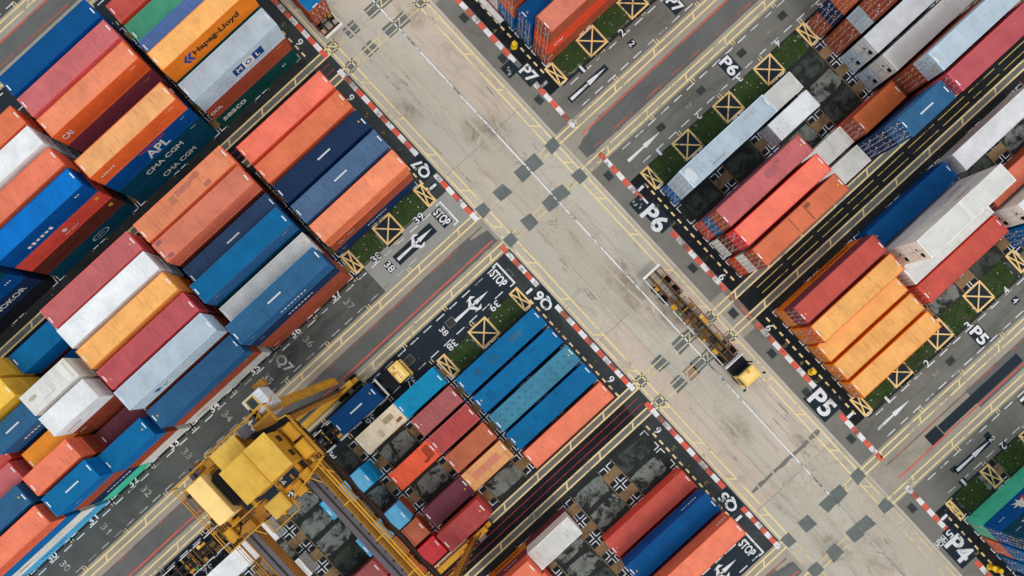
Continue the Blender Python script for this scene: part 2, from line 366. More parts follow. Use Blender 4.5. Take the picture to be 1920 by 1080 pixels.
# --- painted lines
yl = MB(); ylf = MB(); wl = MB(); wlf = MB(); rl = MB(); rt = MB(); cr = MB(); ty = MB(); rb2 = MB()
LW = .2; ZP = 4*Z
def rungs_u(mb, v0, v1, ua, ub, off=0, pitch=6.35):   # strips that run along u
    u = math.ceil((ua-off)/pitch)*pitch+off
    while u < ub:
        poly_line(mb, [(u+.37*(v1-v0), v0), (u-.37*(v1-v0), v1)], LW*.95, ZP+.001); u += pitch
for c in CA:
    for s in (-1, 1):
        v0, v1 = sorted((c+s*2.0, c+s*2.78))
        for (a, b) in ((UW, 10.3), (22.6, UE)):
            for v in (v0, v1): sheet(yl, a, b, v-LW/2, v+LW/2, ZP)
            rungs_u(yl, v0+LW/2, v1-LW/2, a, b, .9+s*.4)
        for v in (v0, v1): sheet(ylf if c != -39 else yl, 10.3, 22.6, v-LW/2*.75, v+LW/2*.75, ZP)
        rungs_u(ylf, v0, v1, 12, 21.5, 1.6, 3.1)
    for (a, b) in ((UW, 9.3), (25.6, UE)):
        sheet(rl if c == -12.55 and a < 0 or c > 0 else rt, a, b, c+1.05-.09, c+1.05+.09, ZP)
        sheet(rl if c == -12.55 and a > 0 or c < -20 else rt, a, b, c-1.05-.08, c-1.05+.08, ZP)
for c in CB:
    for s in (-1, 1):
        v0, v1 = sorted((c+s*1.2, c+s*2.0))
        for (a, b) in ((UW, 10.3), (22.6, UE)):
            for v in (v0, v1): sheet(yl, a, b, v-LW/2, v+LW/2, ZP)
            rungs_u(yl, v0+LW/2, v1-LW/2, a, b, .3+s*.9, 5.35)
        for v in (v0, v1): sheet(ylf, 10.3, 22.6, v-LW/2*.85, v+LW/2*.85, ZP)
        rungs_u(ylf, v0, v1, 12, 21.5, 2.2, 3.3)
        sheet(rb2, UW, 9.2, c+s*.42-.05, c+s*.42+.05, ZP)
        for a, b, mb2 in ((28.6, UE, ty),):
            u = a
            while u < b: sheet(mb2, u, min(b, u+4.2), c+s*.45-.05, c+s*.45+.05, ZP); u += 4.9
for (ua, ub) in ((10.36, 11.3), (21.72, 22.62)):
    for u in (ua, ub): sheet(yl, u-LW/2, u+LW/2, -120, 38, ZP); sheet(ylf, u-LW/2, u+LW/2, 38, 120, ZP)
    v = -100.
    while v < 100:
        poly_line(yl if v < 36 else ylf, [(ua+LW/2, v-.36), (ub-LW/2, v+.36)], LW*.95, ZP+.001); v += 5.85
sheet(wl, 18.05, 18.25, -120, 38.3, ZP); sheet(wlf, 18.07, 18.22, 38.3, 120, ZP)
sheet(wlf, 19.5, 19.55, -8, 9, ZP)
dash_skip = [(-2.4, 7.4)]
for c in CA:
    for (a, b) in ((UW, 7.2), (27.6, UE)):
        for s in (-1, 1):
            for d in (3.55, 6.35):
                u = a+.4+(.7 if d > 4 else 0)
                tgt = wlf if (c == -12.55 and a < 0 and s < 0 and d < 4) else wl
                while u < b-1: sheet(tgt, u, u+1.25, c+s*d-.065, c+s*d+.065, ZP); u += 2.08
# ticks from the wheel strip to the lane line and between lanes and slots
GQ = [7.3-6.575*k for k in range(0, 14)]; GP = [27.75+6.575*k for k in range(0, 12)]
for c in CA:
    for g in GQ[1:]+GP[1:]:
        for s in (-1, 1):
            for o in (-.17, .17):
                sheet(yl, g-1.2+o-.05, g-1.2+o+.05, *sorted((c+s*2.86, c+s*3.45)), ZP)
                if abs(g) < 100: sheet(yl, g-.1+o-.05, g-.1+o+.05, *sorted((c+s*6.45, c+s*7.0)), ZP)
# kerb stripes: red and white blocks
ks = MB(); kw = MB()
gaps_q = [(-25.2, -22.3), (-3.4, -.9), (29.1, 31.8)]; gaps_p = [(-25.6, -21.8), (-2.3, 1.7), (27.3, 31.4), (50.9, 55.4)]
def kerb(u, gaps, off):
    v = -70.+off; k = 0
    while v < 90:
        L = 1.06
        if u > 20 and v > 44: L = .93
        if u < 20 and v > 31.5: L = .82
        mid = v+L/2; bad = any(a < mid < b for a, b in gaps)
        for c in CA:
            if abs(mid-c) < 2.3: bad = True
        for c in CB:
            if abs(mid-c) < (1.2 if u < 20 else 2.2): bad = True
        if not bad: sheet((ks, kw)[k % 2], u-.3, u+.3, v, v+L-.004, ZP+.001)
        v += L; k += 1
kerb(9.5, gaps_q, .35); kerb(25.62, gaps_p, .1)
for c in CB: sheet(ks, 25.53, 25.71, c-2.1, c+1.9, ZP+.001)
# cream dashes along the ends of the rows
for u, lo, hi in ((7.66, -36.6, -21.5), (7.66, -62, -43), (7.66, -3.3, 12), (7.66, 17.2, 32), (27.25, -36.6, -21.6), (27.15, -4.2, 11.6), (26.95, 17.4, 33.4), (26.8, 49.6, 66)):
    v = lo
    while v < hi: sheet(cr, u-.11, u+.11, v, v+.62, ZP+.001); v += 1.16
for nm, mb, mt in (('yellow_lane_lines', yl, 'yellow'), ('faded_yellow_lines', ylf, 'yellowf'), ('white_lane_lines', wl, 'white'), ('faded_white_lines', wlf, 'whitef'),
                   ('red_lane_lines', rl, 'redline'), ('worn_red_lines', rt, 'redthin'), ('kerb_red_blocks', ks, 'kred'), ('kerb_white_blocks', kw, 'kwhite'),
                   ('cream_edge_dashes', cr, 'cream'), ('thin_yellow_lines', ty, 'thinyel'), ('dark_red_lines', rb2, 'dkred')):
    tag(mb.build(nm, M[mt]), kind='structure')

# --- slot rows: tan crossing strips, dark squares, L marks, gravel beds
PITCH = 6.575
ROWS = {'Q8': {6: -45.5, 5: -48.4, 4: -51.3, 3: -54.25, 2: -57.2, 1: -60.1},
        'Q7': {1: -22.05, 2: -24.95, 3: -27.85, 4: -30.75, 5: -33.65, 6: -36.5},
        'Q6': {1: -5.1, 2: -2.25, 3: .6, 4: 3.5, 5: 6.35, 6: 9.25},
        'Q5': {6: 17.5, 5: 20.35, 4: 23.2, 3: 26.05, 2: 28.9, 1: 31.75}}
ROWS['P7'] = ROWS['Q7']; ROWS['P6'] = dict(ROWS['Q6']); ROWS['P5'] = dict(ROWS['Q5'])
ROWS['P4'] = {1: 48.3, 2: 51.2, 3: 54.05, 4: 56.9, 5: 59.75, 6: 62.6}
tan = MB(); dsq = MB(); lm = MB(); gv = MB(); gvd = MB(); blk = MB()
occupied_grass = {('Q7', 0), ('Q6', 0), ('P7', 0), ('P6', 0), ('P6', 1), ('P5', 0), ('P5', 1), ('P4', 0), ('P4', 1), ('P7', 1)}
for blkname, rows in ROWS.items():
    q = blkname[0] == 'Q'; Gs = GQ if q else GP
    vs = sorted(rows.values()); lo, hi = vs[0]-.3, vs[-1]+2.75
    sheet(blk, *((UW, 7.35) if q else (27.9, UE)), lo, hi, 2*Z)
    r1lo = rows[1]-.25; r1hi = rows[1]+2.7
    for i, g in enumerate(Gs):
        if abs(g) > 80: continue
        if i: sheet(tan, g-1.15, g+1.15, lo, hi, 3*Z)
        for j in range(7):
            vb = vs[0]-.23+2.88*j if j < 6 else vs[-1]+2.66
            if j in range(1, 6): vb = (vs[j-1]+2.44+vs[j])/2
            if i: sheet(dsq, g-1.02, g+1.02, max(lo, vb-.8), min(hi, vb+.8), ZP)
            if (q and i == 1 or not q and i in (1, 2, 3)) and (j == 0 and rows[1] == vs[0] or j == 6 and rows[1] == vs[-1]): continue
            for su in (-1, 1):
                if i == 0 and su > 0 and q: continue
                if i == 0 and su < 0 and not q: continue
                for sv in (-1, 1):
                    if j == 0 and sv < 0 or j == 6 and sv > 0: continue
                    a = .13; Lm = .78; wd = .115
                    sheet(lm, *sorted((g+su*a, g+su*(a+Lm))), *sorted((vb+sv*a, vb+sv*(a+wd))), 5*Z)
                    sheet(lm, *sorted((g+su*a, g+su*(a+wd))), *sorted((vb+sv*(a+wd), vb+sv*(a+Lm))), 5*Z)
        if i+1 < len(Gs):
            m = (g+Gs[i+1])/2
            for r, v in rows.items():
                dark = random.random() < .35
                blob(gvd if dark else gv, m, v+1.22, 2.18, 1.18, ZP, 30, .1)
for nm, mb, mt in (('slot_paving', blk, 'slotbase'), ('slot_concrete_bands', tan, 'tan'), ('slot_squares', dsq, 'darksq'), ('slot_corner_marks', lm, 'white')):
    tag(mb.build(nm, M[mt]), kind='structure')
tag(gv.build('gravel_beds', M['gravel']), kind='structure'); tag(gvd.build('dark_gravel_beds', M['graveld']), kind='structure')

# --- grass strips in the rows beside the truck lanes
soil = MB(); grass_areas = []
def grass(u0, u1, v0, v1): blob(soil, (u0+u1)/2, (v0+v1)/2, (u1-u0)/2*1.02, (v1-v0)/2*1.02, 6*Z); grass_areas.append((u0, u1, v0, v1))
for (u0, u1) in ((-4.2, -.6), (2.4, 6.2)): grass(u0, u1, -22.35, -19.75); grass(u0, u1, -5.2, -2.6)
for (u0, u1) in ((28.9, 32.7), (35.5, 39.3), (42.1, 45.9), (48.7, 52.4)):
    grass(u0, u1, -22.6, -19.8); grass(u0, u1, -5.4, -2.6); grass(u0, u1, 31.3, 34.2); grass(u0, u1, 48.2, 51.0)
tag(soil.build('verge_soil', M['soil']), kind='structure')
gm, gt, gbb = nodes('grass_blades')
gi = gt.nodes.new('ShaderNodeNewGeometry')
gcol = ramp(gt, noise(gt, gi.outputs['Position'], .8, 6, .7), [(.32, lin((84, 82, 48))), (.46, lin((50, 96, 40))), (.6, lin((72, 116, 48))), (.74, lin((120, 128, 70)))])
gt.links.new(gcol, gbb.inputs['Base Color']); gbb.inputs['Roughness'].default_value = .8
gmb = MB(); gr = random.Random(5)
for (u0, u1, v0, v1) in grass_areas:
    dens = .35 if (v0 > 30 or (u0 < 8 and v0 > -10)) else 1
    ctr = [(gr.uniform(u0, u1), gr.uniform(v0, v1), gr.uniform(.4, 1.2)) for _ in range(9)]
    for _ in range(int((u1-u0)*(v1-v0)*150)):
        u = gr.uniform(u0, u1)+gr.gauss(0, .16); v = gr.uniform(v0, v1)+gr.gauss(0, .1)
        if dens < 1 and all(math.hypot(u-a, v-b) > r for a, b, r in ctr): continue
        if dens == 1 and gr.random() < .25 and any(math.hypot(u-a, v-b) < r*.5 for a, b, r in ctr[:3]): continue
        a = gr.uniform(0, 6.28); s = gr.uniform(.03, .07); h = gr.uniform(.04, .13)
        dx, dy = math.cos(a)*s, math.sin(a)*s; lx, ly = gr.uniform(-.09, .09), gr.uniform(-.09, .09)
        gmb.quad((u-dx, -v-dy, 6*Z), (u+dx, -v+dy, 6*Z), (u+lx, -v+ly, h))
gmesh = gmb.mesh('grass'); go = link('grass', gmesh, gm)
lt = MB()
for (u0, u1, v0, v1) in grass_areas:
    for _ in range(7): blob(lt, gr.uniform(u0, u1), gr.uniform(v0, v1), gr.uniform(.04, .1), gr.uniform(.04, .09), .14)
for _ in range(160): blob(lt, gr.uniform(-60, 60), gr.choice((-19.5, -6.4, 11.9, 17.3, 34.6, 48, -37.5, -42.9))+gr.gauss(0, .5), gr.uniform(.03, .07), gr.uniform(.03, .07), .04)
tag(link('litter', lt.mesh('litter'), M['whitef']), 'tiny pale scraps of litter scattered over verges and row edges', 'litter', kind='stuff'); tag(go, 'short patchy green grass growing in the verges beside the truck lanes', 'grass', kind='stuff')

# --- yellow crossed boxes
bx = MB(); bxd = MB()
def xbox(uc, vc, a, b, z=7*Z):
    t = .22
    sheet(bxd, uc-a, uc+a, vc-b, vc+b, z)
    z += Z
    sheet(bx, uc-a, uc+a, vc-b, vc-b+t, z); sheet(bx, uc-a, uc+a, vc+b-t, vc+b, z)
    sheet(bx, uc-a, uc-a+t, vc-b+t, vc+b-t, z); sheet(bx, uc+a-t, uc+a, vc-b+t, vc+b-t, z)
    poly_line(bx, [(uc-a+t, vc-b+t), (uc+a-t, vc+b-t)], .17, z+.001); poly_line(bx, [(uc-a+t, vc+b-t), (uc+a-t, vc-b+t)], .17, z+.002)
for c in CA[1:]:
    for s in (-1, 1):
        vb = c+s*8.42
        if c > 0 and s > 0:
            xbox(27.95, vb, .42, 1.4)
            for u in (33.9, 40.2, 46.8): xbox(u, vb-.05, .74, 1.4)
            continue
        for u in (28.22, 53.5): xbox(u, vb, .66, 1.4)
        for u in (34.05, 40.68, 47.3): xbox(u, vb, 1.42, 1.4)
        if c < 0:
            xbox(6.92, vb, .66, 1.4); xbox(.98, vb, 1.42, 1.4); xbox(-4.83, vb, .66, 1.4)
tag(bxd.build('box_hatch_covers', M['patch']), kind='structure'); tag(bx.build('yellow_crossed_boxes', M['box']), kind='structure')

# ---------------------------------------------------------------- lettering
_tc = {}
def text_mesh(s, bold=.0):
    key = (s, bold)
    if key in _tc: return _tc[key]
    cu = bpy.data.curves.new('t', 'FONT'); cu.body = s; cu.offset = bold; cu.resolution_u = 4; cu.fill_mode = 'FRONT'
    o = bpy.data.objects.new('t', cu); COL.objects.link(o)
    dg = bpy.context.evaluated_depsgraph_get(); me = bpy.data.meshes.new_from_object(o.evaluated_get(dg))
    bpy.data.objects.remove(o); bpy.data.curves.remove(cu)
    xs = [v.co.x for v in me.vertices]; ys = [v.co.y for v in me.vertices]
    x0, x1, y0, y1 = min(xs), max(xs), min(ys), max(ys)
    out = ([((v.co.x-x0)/(x1-x0)-.5, (v.co.y-y0)/(y1-y0)-.5) for v in me.vertices], [tuple(p.vertices) for p in me.polygons], (x1-x0)/(y1-y0))
    bpy.data.meshes.remove(me); _tc[key] = out; return out
def add_text(mb, s, org, rd, up, w, h, bold=.02):
    """letters in a box w x h centred on org; rd reading direction, up letter-up direction (3D)"""
    vs, fs, asp = text_mesh(s, bold)
    if w is None: w = h*asp
    org = Vector(org); rd = Vector(rd); up = Vector(up); n = len(mb.v)
    for x, y in vs: mb.v.append(tuple(org+rd*x*w+up*y*h))
    for f in fs: mb.f.append(tuple(n+i for i in f))
DIRS = {'+u': ((0, -1, 0), (1, 0, 0)), '-u': ((0, 1, 0), (-1, 0, 0)), '-v': ((1, 0, 0), (0, 1, 0)), '+v': ((-1, 0, 0), (0, -1, 0))}   # name = letter-up direction
tw = MB(); tf = MB(); td = MB(); pt = MB()
def gtext(s, u, v, up, w, h, mb=None, patch=None, bold=None):
    bold = (.03 if h > 1 else .012) if bold is None else bold
    rd, u3 = DIRS[up]
    add_text(mb or tw, s, (u, -v, 9*Z), rd, u3, w, h, bold)
    if patch: a, b = patch; sheet(pt, u-a, u+a, v-b, v+b, 6*Z)
gtext('P6', 25.2, -.3, '+u', 3.1, 2.25, patch=None); sheet(pt, 24.6, 26.6, -2.2, 1.6, 6*Z)
gtext('P5', 24.95, 29.4, '+u', 3.1, 2.25, patch=(1.35, 1.95))
gtext('P7', 25.85, -23.2, '+u', 2.1, 1.5, patch=(.95, 1.3))
gtext('P4', 25.2, 53.3, '+u', 3.1, 2.3, patch=(1.4, 2.0))
gtext('5', 25.55, 51.2, '+v', .75, .95); gtext('HIGH', 24.15, 51.2, '+v', 1.5, .95); sheet(pt, 24.9, 26.3, 50.5, 51.25, 6*Z)
gtext('Q7', 8.85, -23.6, '-u', 2.5, 1.55, patch=(.98, 1.45)); gtext('Q6', 8.85, -2.1, '-u', 2.5, 1.55, patch=(.98, 1.45)); gtext('Q5', 8.8, 30.5, '-u', 2.5, 1.55, patch=(.98, 1.45))
for (blkn, side) in (('Q8', 'Q'), ('Q7', 'Q'), ('Q6', 'Q'), ('Q5', 'Q'), ('P7', 'P'), ('P6', 'P'), ('P5', 'P'), ('P4', 'P')):
    for r, v in ROWS[blkn].items():
        u = 8.32 if side == 'Q' else 26.4
        up = '-u' if side == 'Q' else '+u'
        if r in (1, 6): gtext(str(r), u, v+1.0, up, .34 if r == 1 else .62, .92, patch=(.5, .38) if r == 1 else None)
        else: gtext(str(r), u, v+1.0, up, .45, .6, mb=td)
for n, u in [(39, 4.54)]+[(38-k, -2.36-6.58*k) for k in range(9)]:
    gtext(str(n), u, -19.45, '-v', 1.3, .88, patch=(.65, .45) if n > 37 else None)
    gtext(str(n), u-.45, -5.6, '+v', 1.3, .88)
    gtext(str(n), u+2.1 if False else u+.3, 34.4, '-v', 1.3, .88)
    if n < 39:
        gtext(str(n), u+.42, -17.55, '+u', 1.3, .88, mb=tw if n == 38 else tf, patch=(.5, .7) if n == 38 else None); gtext(str(n), u-.05, -7.5, '+u', 1.1, .75, mb=tw if n == 38 else tf)
for n, u in [(1, 30.95), (2, 37.35), (3, 44.0), (4, 50.2), (5, 57)]:
    ww = .3 if n == 1 else .6
    for v, up in ((-19.3, '-v'), (-5.8, '+v'), (34.4, '-v'), (47.8, '+v')): gtext(str(n), u, v, up, ww, .92, patch=(.45, .45) if v in (-19.3, 47.8) else None)
    if n in (2, 4):
        gtext(str(n), u, -17.5, '+u', .5, .75, patch=(.45, .45)); gtext(str(n), u, -7.5, '+u', .5, .75, mb=tf); gtext(str(n), u, 36.05, '+u', .5, .75, mb=tw if n == 4 else tf, patch=(.45, .4) if n == 4 else None); gtext(str(n), u-.4, 46.3, '+u', .5, .75)
gtext('P7', 44.3, -17.5, '+u', 2.0, 1.4, patch=(.85, 1.1)); gtext('P6', 44.1, -7.65, '+u', 2.3, 1.5, patch=(.9, 1.3)); gtext('P5', 44.2, 36.2, '+u', 2.2, 1.45, patch=(.85, 1.25)); gtext('P4', 43.2, 46.2, '+u', 2.2, 1.45, patch=(.85, 1.25))
gtext('Q7', -19.1, -17.6, '+u', 2.3, 1.5, mb=tf)
for v in (-17.55, -7.6, 36.15):
    if v != -7.6: sheet(pt, 5.95, 7.3, v-1.3, v+1.1, 6*Z)
    gtext('STOP', 6.65, v-.1, '+u', 2.15, 1.15)
    s = 1
    sheet(tw, 7.6, 7.82, v-1.65, v+1.65, 9*Z); sheet(tw, 7.0, 7.6, v-1.65, v-1.5, 9*Z); sheet(tw, 7.0, 7.6, v+1.5, v+1.65, 9*Z)
def arrow(u0, u1, v, hooks=False, patch=True):
    z = 9*Z
    um = u0+(u1-u0)*(.5 if not hooks else .52)
    tw.quad(W(u0, v-.2, z), W(u0, v+.2, z), W(um, v+.11, z), W(um, v-.11, z))
    tw.quad(W(um, v-.3, z), W(um, v+.3, z), W(u1, v, z)) if not hooks else tw.quad(W(um+.45, v-.27, z), W(um+.45, v+.27, z), W(u1, v, z))
    if hooks:
        for s in (-1, 1):
            tw.quad(*[W(um+a, v+s*b, z) for a, b in ((-.6, .1), (.0, .1), (.35, .75), (.1, .8))])
            tw.quad(*[W(um+a, v+s*b, z+.001) for a, b in ((-.35, .78), (.95, .55), (.55, 1.0))])
        tw.quad(W(um-.1, v-.15, z), W(um-.1, v+.15, z), W(um+.5, v+.1, z), W(um+.5, v-.1, z))
    if patch: sheet(pt, u0-.25, u1+.2, v-.7 if hooks else v-.4, v+.7 if hooks else v+.4, 6*Z)
arrow(-.65, 4.9, -17.5, True); arrow(-.6, 4.75, -7.45, True, False); arrow(-.6, 4.8, 36.15, True, False)
arrow(27.5, 33.1, -17.53); arrow(27.5, 32.75, -7.5, patch=False); arrow(27.65, 32.9, 36.2, patch=False); arrow(31.3, 36.6, 46.25)
sheet(pt, 30.75, 31.6, 45.55, 46.2, 6*Z); sheet(pt, 36.4, 37.2, 45.3, 46.1, 6*Z)
# faint old emblem marks beside P7 and P6
for (u, v) in ((24.6, -25.2), (24.9, -2.9)):
    sheet(pt, u-.8, u+.8, v-.8, v+.9, 5*Z)
    for k in range(6): blob(tf, u+random.uniform(-.6, .6), v+random.uniform(-.7, .7), random.uniform(.05, .2), random.uniform(.05, .16), 9*Z+.0002*k)
tag(pt.build('dark_backing_patches', M['patch']), kind='structure'); tag(tw.build('painted_letters', M['whitel']), kind='structure')
tag(tf.build('faded_letters', M['whitef']), kind='structure'); tag(td.build('dull_row_numbers', M['dullyel']), kind='structure')

# ---------------------------------------------------------------- drain covers and bollards
def drain(u, v, label, a=.5, b=.62):
    r = empty('drain_cover', W(u, v, 5*Z)); tag(r, label, 'drain cover', 'drain covers in the paving')
    f = MB(); t = .09
    f.box(-a, a, -b, -b+t, 0, .012); f.box(-a, a, b-t, b, 0, .012); f.box(-a, -a+t, -b+t, b-t, 0, .012); f.box(a-t, a, -b+t, b-t, 0, .012)
    f.build('frame', M['stripdark'], r)
    g = MB(); g.box(-a+t, a-t, -b+t, b-t, 0, .004)
    n = 7
    for i in range(n): x = -a+t+(2*a-2*t)*(i+.5)/n; g.box(x-.03, x+.03, -b+t, b-t, .004, .014)
    g.build('grate', M['iron'], r)
for u, v, l in [(24.72, -33.35, 'topmost drain grate beside the right-hand striped kerb'), (24.8, -26.65, 'drain grate above the small P7 letters by the striped kerb'),
                (24.65, -20.06, 'drain grate just below the P7 letters beside the striped kerb end'), (24.6, -7.8, 'drain grate between road and the stripes above P6'),
                (24.53, 7.1, 'drain grate left of the stripes below the large P6'), (24.43, 14.36, 'ribbed drain grate on the concrete apron near the trailer'),
                (24.55, 21.0, 'drain grate left of the stripes above large P5'), (24.44, 27.25, 'drain grate touching the upper corner of large P5'),
                (24.34, 45.9, 'drain grate left of the stripes above P4'), (24.6, 34.9, 'drain grate by the stripes below large P5')]: drain(u, v, l)
for u, v, l in [(33.1, -7.8, 'lane drain grate above the plain white arrow right of P6'), (39.6, -7.8, 'lane drain grate between the faded lane numbers 2'), (46.2, -7.8, 'lane drain grate just above the lane letters P6'),
                (52.8, -7.8, 'uppermost lane drain grate at the top right of the photo'), (-1.1, -7.7, 'pale drain grate behind the tail of the dark-lane arrow'), (-7.8, -7.75, 'pale drain grate in front of the truck cab'), (7.7, -7.3, 'drain grate beneath the STOP of the dark lane'),
                (39.6, 36.1, 'lane drain grate below the lane letters P5')]: drain(u, v, l, .62, .5)
def bollard(u, v, label):
    r = empty('bollard', W(u, v, 0)); tag(r, label, 'bollard', 'yellow bollards by the row ends')
    p = MB(); p.cyl((0, 0, .02), .30, .8, seg=24); o = p.build('post', M['bollard'], r); bevel(o, .05, 3)
    b = MB(); b.cyl((0, 0, 0), .42, .14, seg=24, r2=.36); b.build('base', M['bollard'], r)
bollard(26.8, -26.8, 'fat yellow bollard beside the blue stack above P7'); bollard(26.5, 25.8, 'fat yellow bollard beside the orange containers above P5')
bollard(26.45, 57.35, 'left one of the paired yellow bollards at the bottom right'); bollard(26.8, 58.1, 'right one of the paired yellow bollards at the bottom right')

# ---------------------------------------------------------------- shipping containers
CW = 2.438; CAST = .0
_me = {}
def wave(mb, horiz, a0, a1, b0, b1, depth, pitch, place):
    """trapezoid corrugation: runs along a, spans b, pushed in by depth"""
    n = max(1, round((a1-a0)/pitch)); p = (a1-a0)/n; prof = []
    for i in range(n):
        s = a0+i*p
        prof += [(s, 0), (s+p*.28, 0), (s+p*.5, 1), (s+p*.78, 1)]
    prof.append((a1, 0))
    for (s, d), (s2, d2) in zip(prof, prof[1:]):
        mb.quad(place(s, b0, d*depth), place(s2, b0, d2*depth), place(s2, b1, d2*depth), place(s, b1, d*depth))
def cmesh(part, L, H, reefer=False):
    key = (part, L, H, reefer)
    if key in _me: return _me[key]
    mb = MB(); x0, x1 = -L/2, L/2; y0, y1 = -CW/2, CW/2
    if part == 'frame':
        for x in (x0, x1-.12):
            for y in (y0, y1-.12): mb.box(x, x+.12, y, y+.12, .12, H-.12)
        for y in (y0, y1-.06):
            mb.box(x0+.18, x1-.18, y, y+.06, 0.02, .16); mb.box(x0+.18, x1-.18, y, y+.06, H-.08, H)
        for x in (x0, x1-.08): mb.box(x, x+.08, y0+.16, y1-.16, .02, .16); mb.box(x, x+.1, y0+.16, y1-.16, H-.1, H+.004)
        for x in (x0-.004, x1-.176):
            for y in (y0-.004, y1-.156):
                for z in (0, H-.116): mb.box(x, x+.18, y, y+.16, z, z+.12)
        mb.box(x0+.08, x1-.08, y0+.06, y1-.06, .06, .14)
    elif part == 'side':
        if reefer: wave(mb, 1, x0+.12, x1-.12, .16, H-.08, .012, .12, lambda s, b, d: (s, -CW/2+.015+d, b))
        else: wave(mb, 1, x0+.12, x1-.12, .16, H-.08, .036, .278, lambda s, b, d: (s, -CW/2+.012+d, b))
    elif part == 'front':
        wave(mb, 1, y0+.12, y1-.12, .16, H-.1, .045, .25, lambda s, b, d: (L/2-.015-d, s, b))
    elif part == 'door':
        yy0, yy1 = y0+.12, -.006
        mb.box(x0+.02, x0+.06, yy0, yy1, .16, H-.1)
        nb = 4; zz = (H-.4)/nb
        for i in range(nb): mb.box(x0+.008, x0+.02, yy0+.1, yy1-.1, .24+i*zz, .24+i*zz+zz*.62)
        for z in (.5, 1.1, 1.75, H-.4): mb.box(x0+.0, x0+.03, yy0-.03, yy0+.06, z, z+.12)
    elif part == 'placard':
        rp_ = random.Random(11)
        for i in range(7):
            y = rp_.uniform(-.95, -.25); z = rp_.uniform(.4, H-.4); a = rp_.uniform(.05, .13); c = rp_.uniform(.04, .12)
            mb.quad((x0-.004, y-a, z-c), (x0-.004, y-a, z+c), (x0-.004, y+a, z+c), (x0-.004, y+a, z-c))
    elif part == 'bar':
        mb.cyl((x0-.022, 0, .1), .022, H-.2, seg=8)
        for z in (.14, .62, 1.2, H-.6, H-.18): mb.box(x0-.045, x0+.01, -.06, .06, z, z+.08)
        mb.box(x0-.05, x0-.02, -.02, .3, 1.02, 1.07)
    elif part == 'roof':
        if reefer:
            mb.box(x0+.1, x1-.1, y0+.06, y1-.06, H-.05, H-.006)
            n = int(L/.6)
            for i in range(1, n): x = x0+i*L/n; mb.box(x-.012, x+.012, y0+.07, y1-.07, H-.006, H-.001)
        else:
            wave(mb, 1, x0+.32, x1-.32, y0+.06, y1-.06, -.034, .26, lambda s, b, d: (s, b, H-.045-d))
            for a, b in ((x0+.1, x0+.32), (x1-.32, x1-.1)): mb.box(a, b, y0+.06, y1-.06, H-.05, H-.02)
    elif part == 'simple':
        mb.box(x0, x1, y0, y1, .0, H-.004)
    elif part == 'unit':
        mb.box(x0-.0, x0+.08, y0+.12, y1-.12, .16, H-.1)
        for y in (-.75, .25): mb.box(x0-.02, x0, y, y+.5, .35, .95)
        mb.box(x0-.03, x0, y0+.2, y1-.2, H-.42, H-.36)
    elif part == 'fan':
        mb.box(x0-.03, x0-.002, -.85, -.35, H-1.05, H-.6); mb.box(x0-.03, x0-.002, .1, .32, H-1.2, H-1.0)
    elif part == 'seam':
        mb.box(x0-.012, x0-.001, -.02, .02, .2, H-.12); mb.box(x0-.012, x0-.001, -.95, .95, 1.2, 1.24)
    elif part == 'mark':
        mb.box(-.06, .06, -.36, .36, 0, .004)
    elif part == 'code':
        for i in range(10): mb.box(-.9+i*.18, -.9+i*.18+.13, -.09, .09, 0, .004)
    elif part == 'spot':
        mb.quad((-.11, -.11, .004), (.11, -.11, .004), (0, .13, .004))
    me = mb.fix(mb.mesh(part)); _me[key] = me; return me
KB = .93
COLS = {  # name: (roof sRGB, words)
 'salmon': ((240, 132, 102), 'salmon'), 'coral': ((252, 130, 106), 'coral'), 'terra': ((226, 122, 86), 'terracotta'), 'peach': ((248, 150, 112), 'peach salmon'),
 'rusty': ((232, 142, 104), 'rust-stained salmon'), 'dusty': ((222, 130, 106), 'dusty pink-brown'), 'pink': ((208, 112, 114), 'dusty pink'), 'crimson': ((202, 96, 102), 'crimson'),
 'red': ((208, 92, 80), 'red'), 'hotred': ((214, 70, 76), 'bright red'), 'fire': ((240, 100, 66), 'orange-red'), 'brown': ((150, 82, 62), 'brown'), 'dkbrown': ((98, 52, 44), 'dark brown'),
 'maroon': ((116, 62, 74), 'maroon'), 'mauve': ((176, 98, 98), 'mauve'), 'orange': ((255, 186, 110), 'pale orange'), 'amber': ((255, 160, 58), 'amber orange'), 'tan': ((238, 172, 114), 'tan'),
 'rustor': ((222, 116, 66), 'burnt orange'), 'copper': ((190, 106, 76), 'copper brown'),
 'navy': ((28, 52, 86), 'navy'), 'navy2': ((48, 76, 112), 'dull navy'), 'steel': ((82, 108, 142), 'steel blue'), 'blue': ((10, 110, 164), 'blue'), 'blue2': ((50, 100, 140), 'faded blue'),
 'royal': ((0, 82, 142), 'deep blue'), 'deep': ((4, 62, 112), 'deep blue'), 'brick': ((184, 80, 78), 'brick red'), 'bright': ((0, 122, 210), 'bright blue'), 'teal': ((20, 142, 186), 'teal'), 'greyblue': ((74, 140, 168), 'grey-blue'), 'sky': ((104, 180, 220), 'light blue'),
 'lilac': ((88, 116, 172), 'lilac blue'), 'green': ((78, 162, 128), 'green'), 'sea': ((84, 184, 160), 'sea green'), 'dkgreen': ((22, 74, 72), 'dark green'), 'grey': ((178, 194, 206), 'pale grey'),
 'lgrey': ((186, 200, 212), 'light blue-grey'), 'white': ((236, 237, 240), 'white'), 'offwhite': ((226, 224, 220), 'off-white'), 'cream': ((234, 216, 188), 'cream'), 'yellow': ((250, 204, 88), 'yellow'),
 'dkteal': ((8, 70, 92), 'dark teal'), 'black': ((30, 34, 44), 'near-black')}
_cm = {}
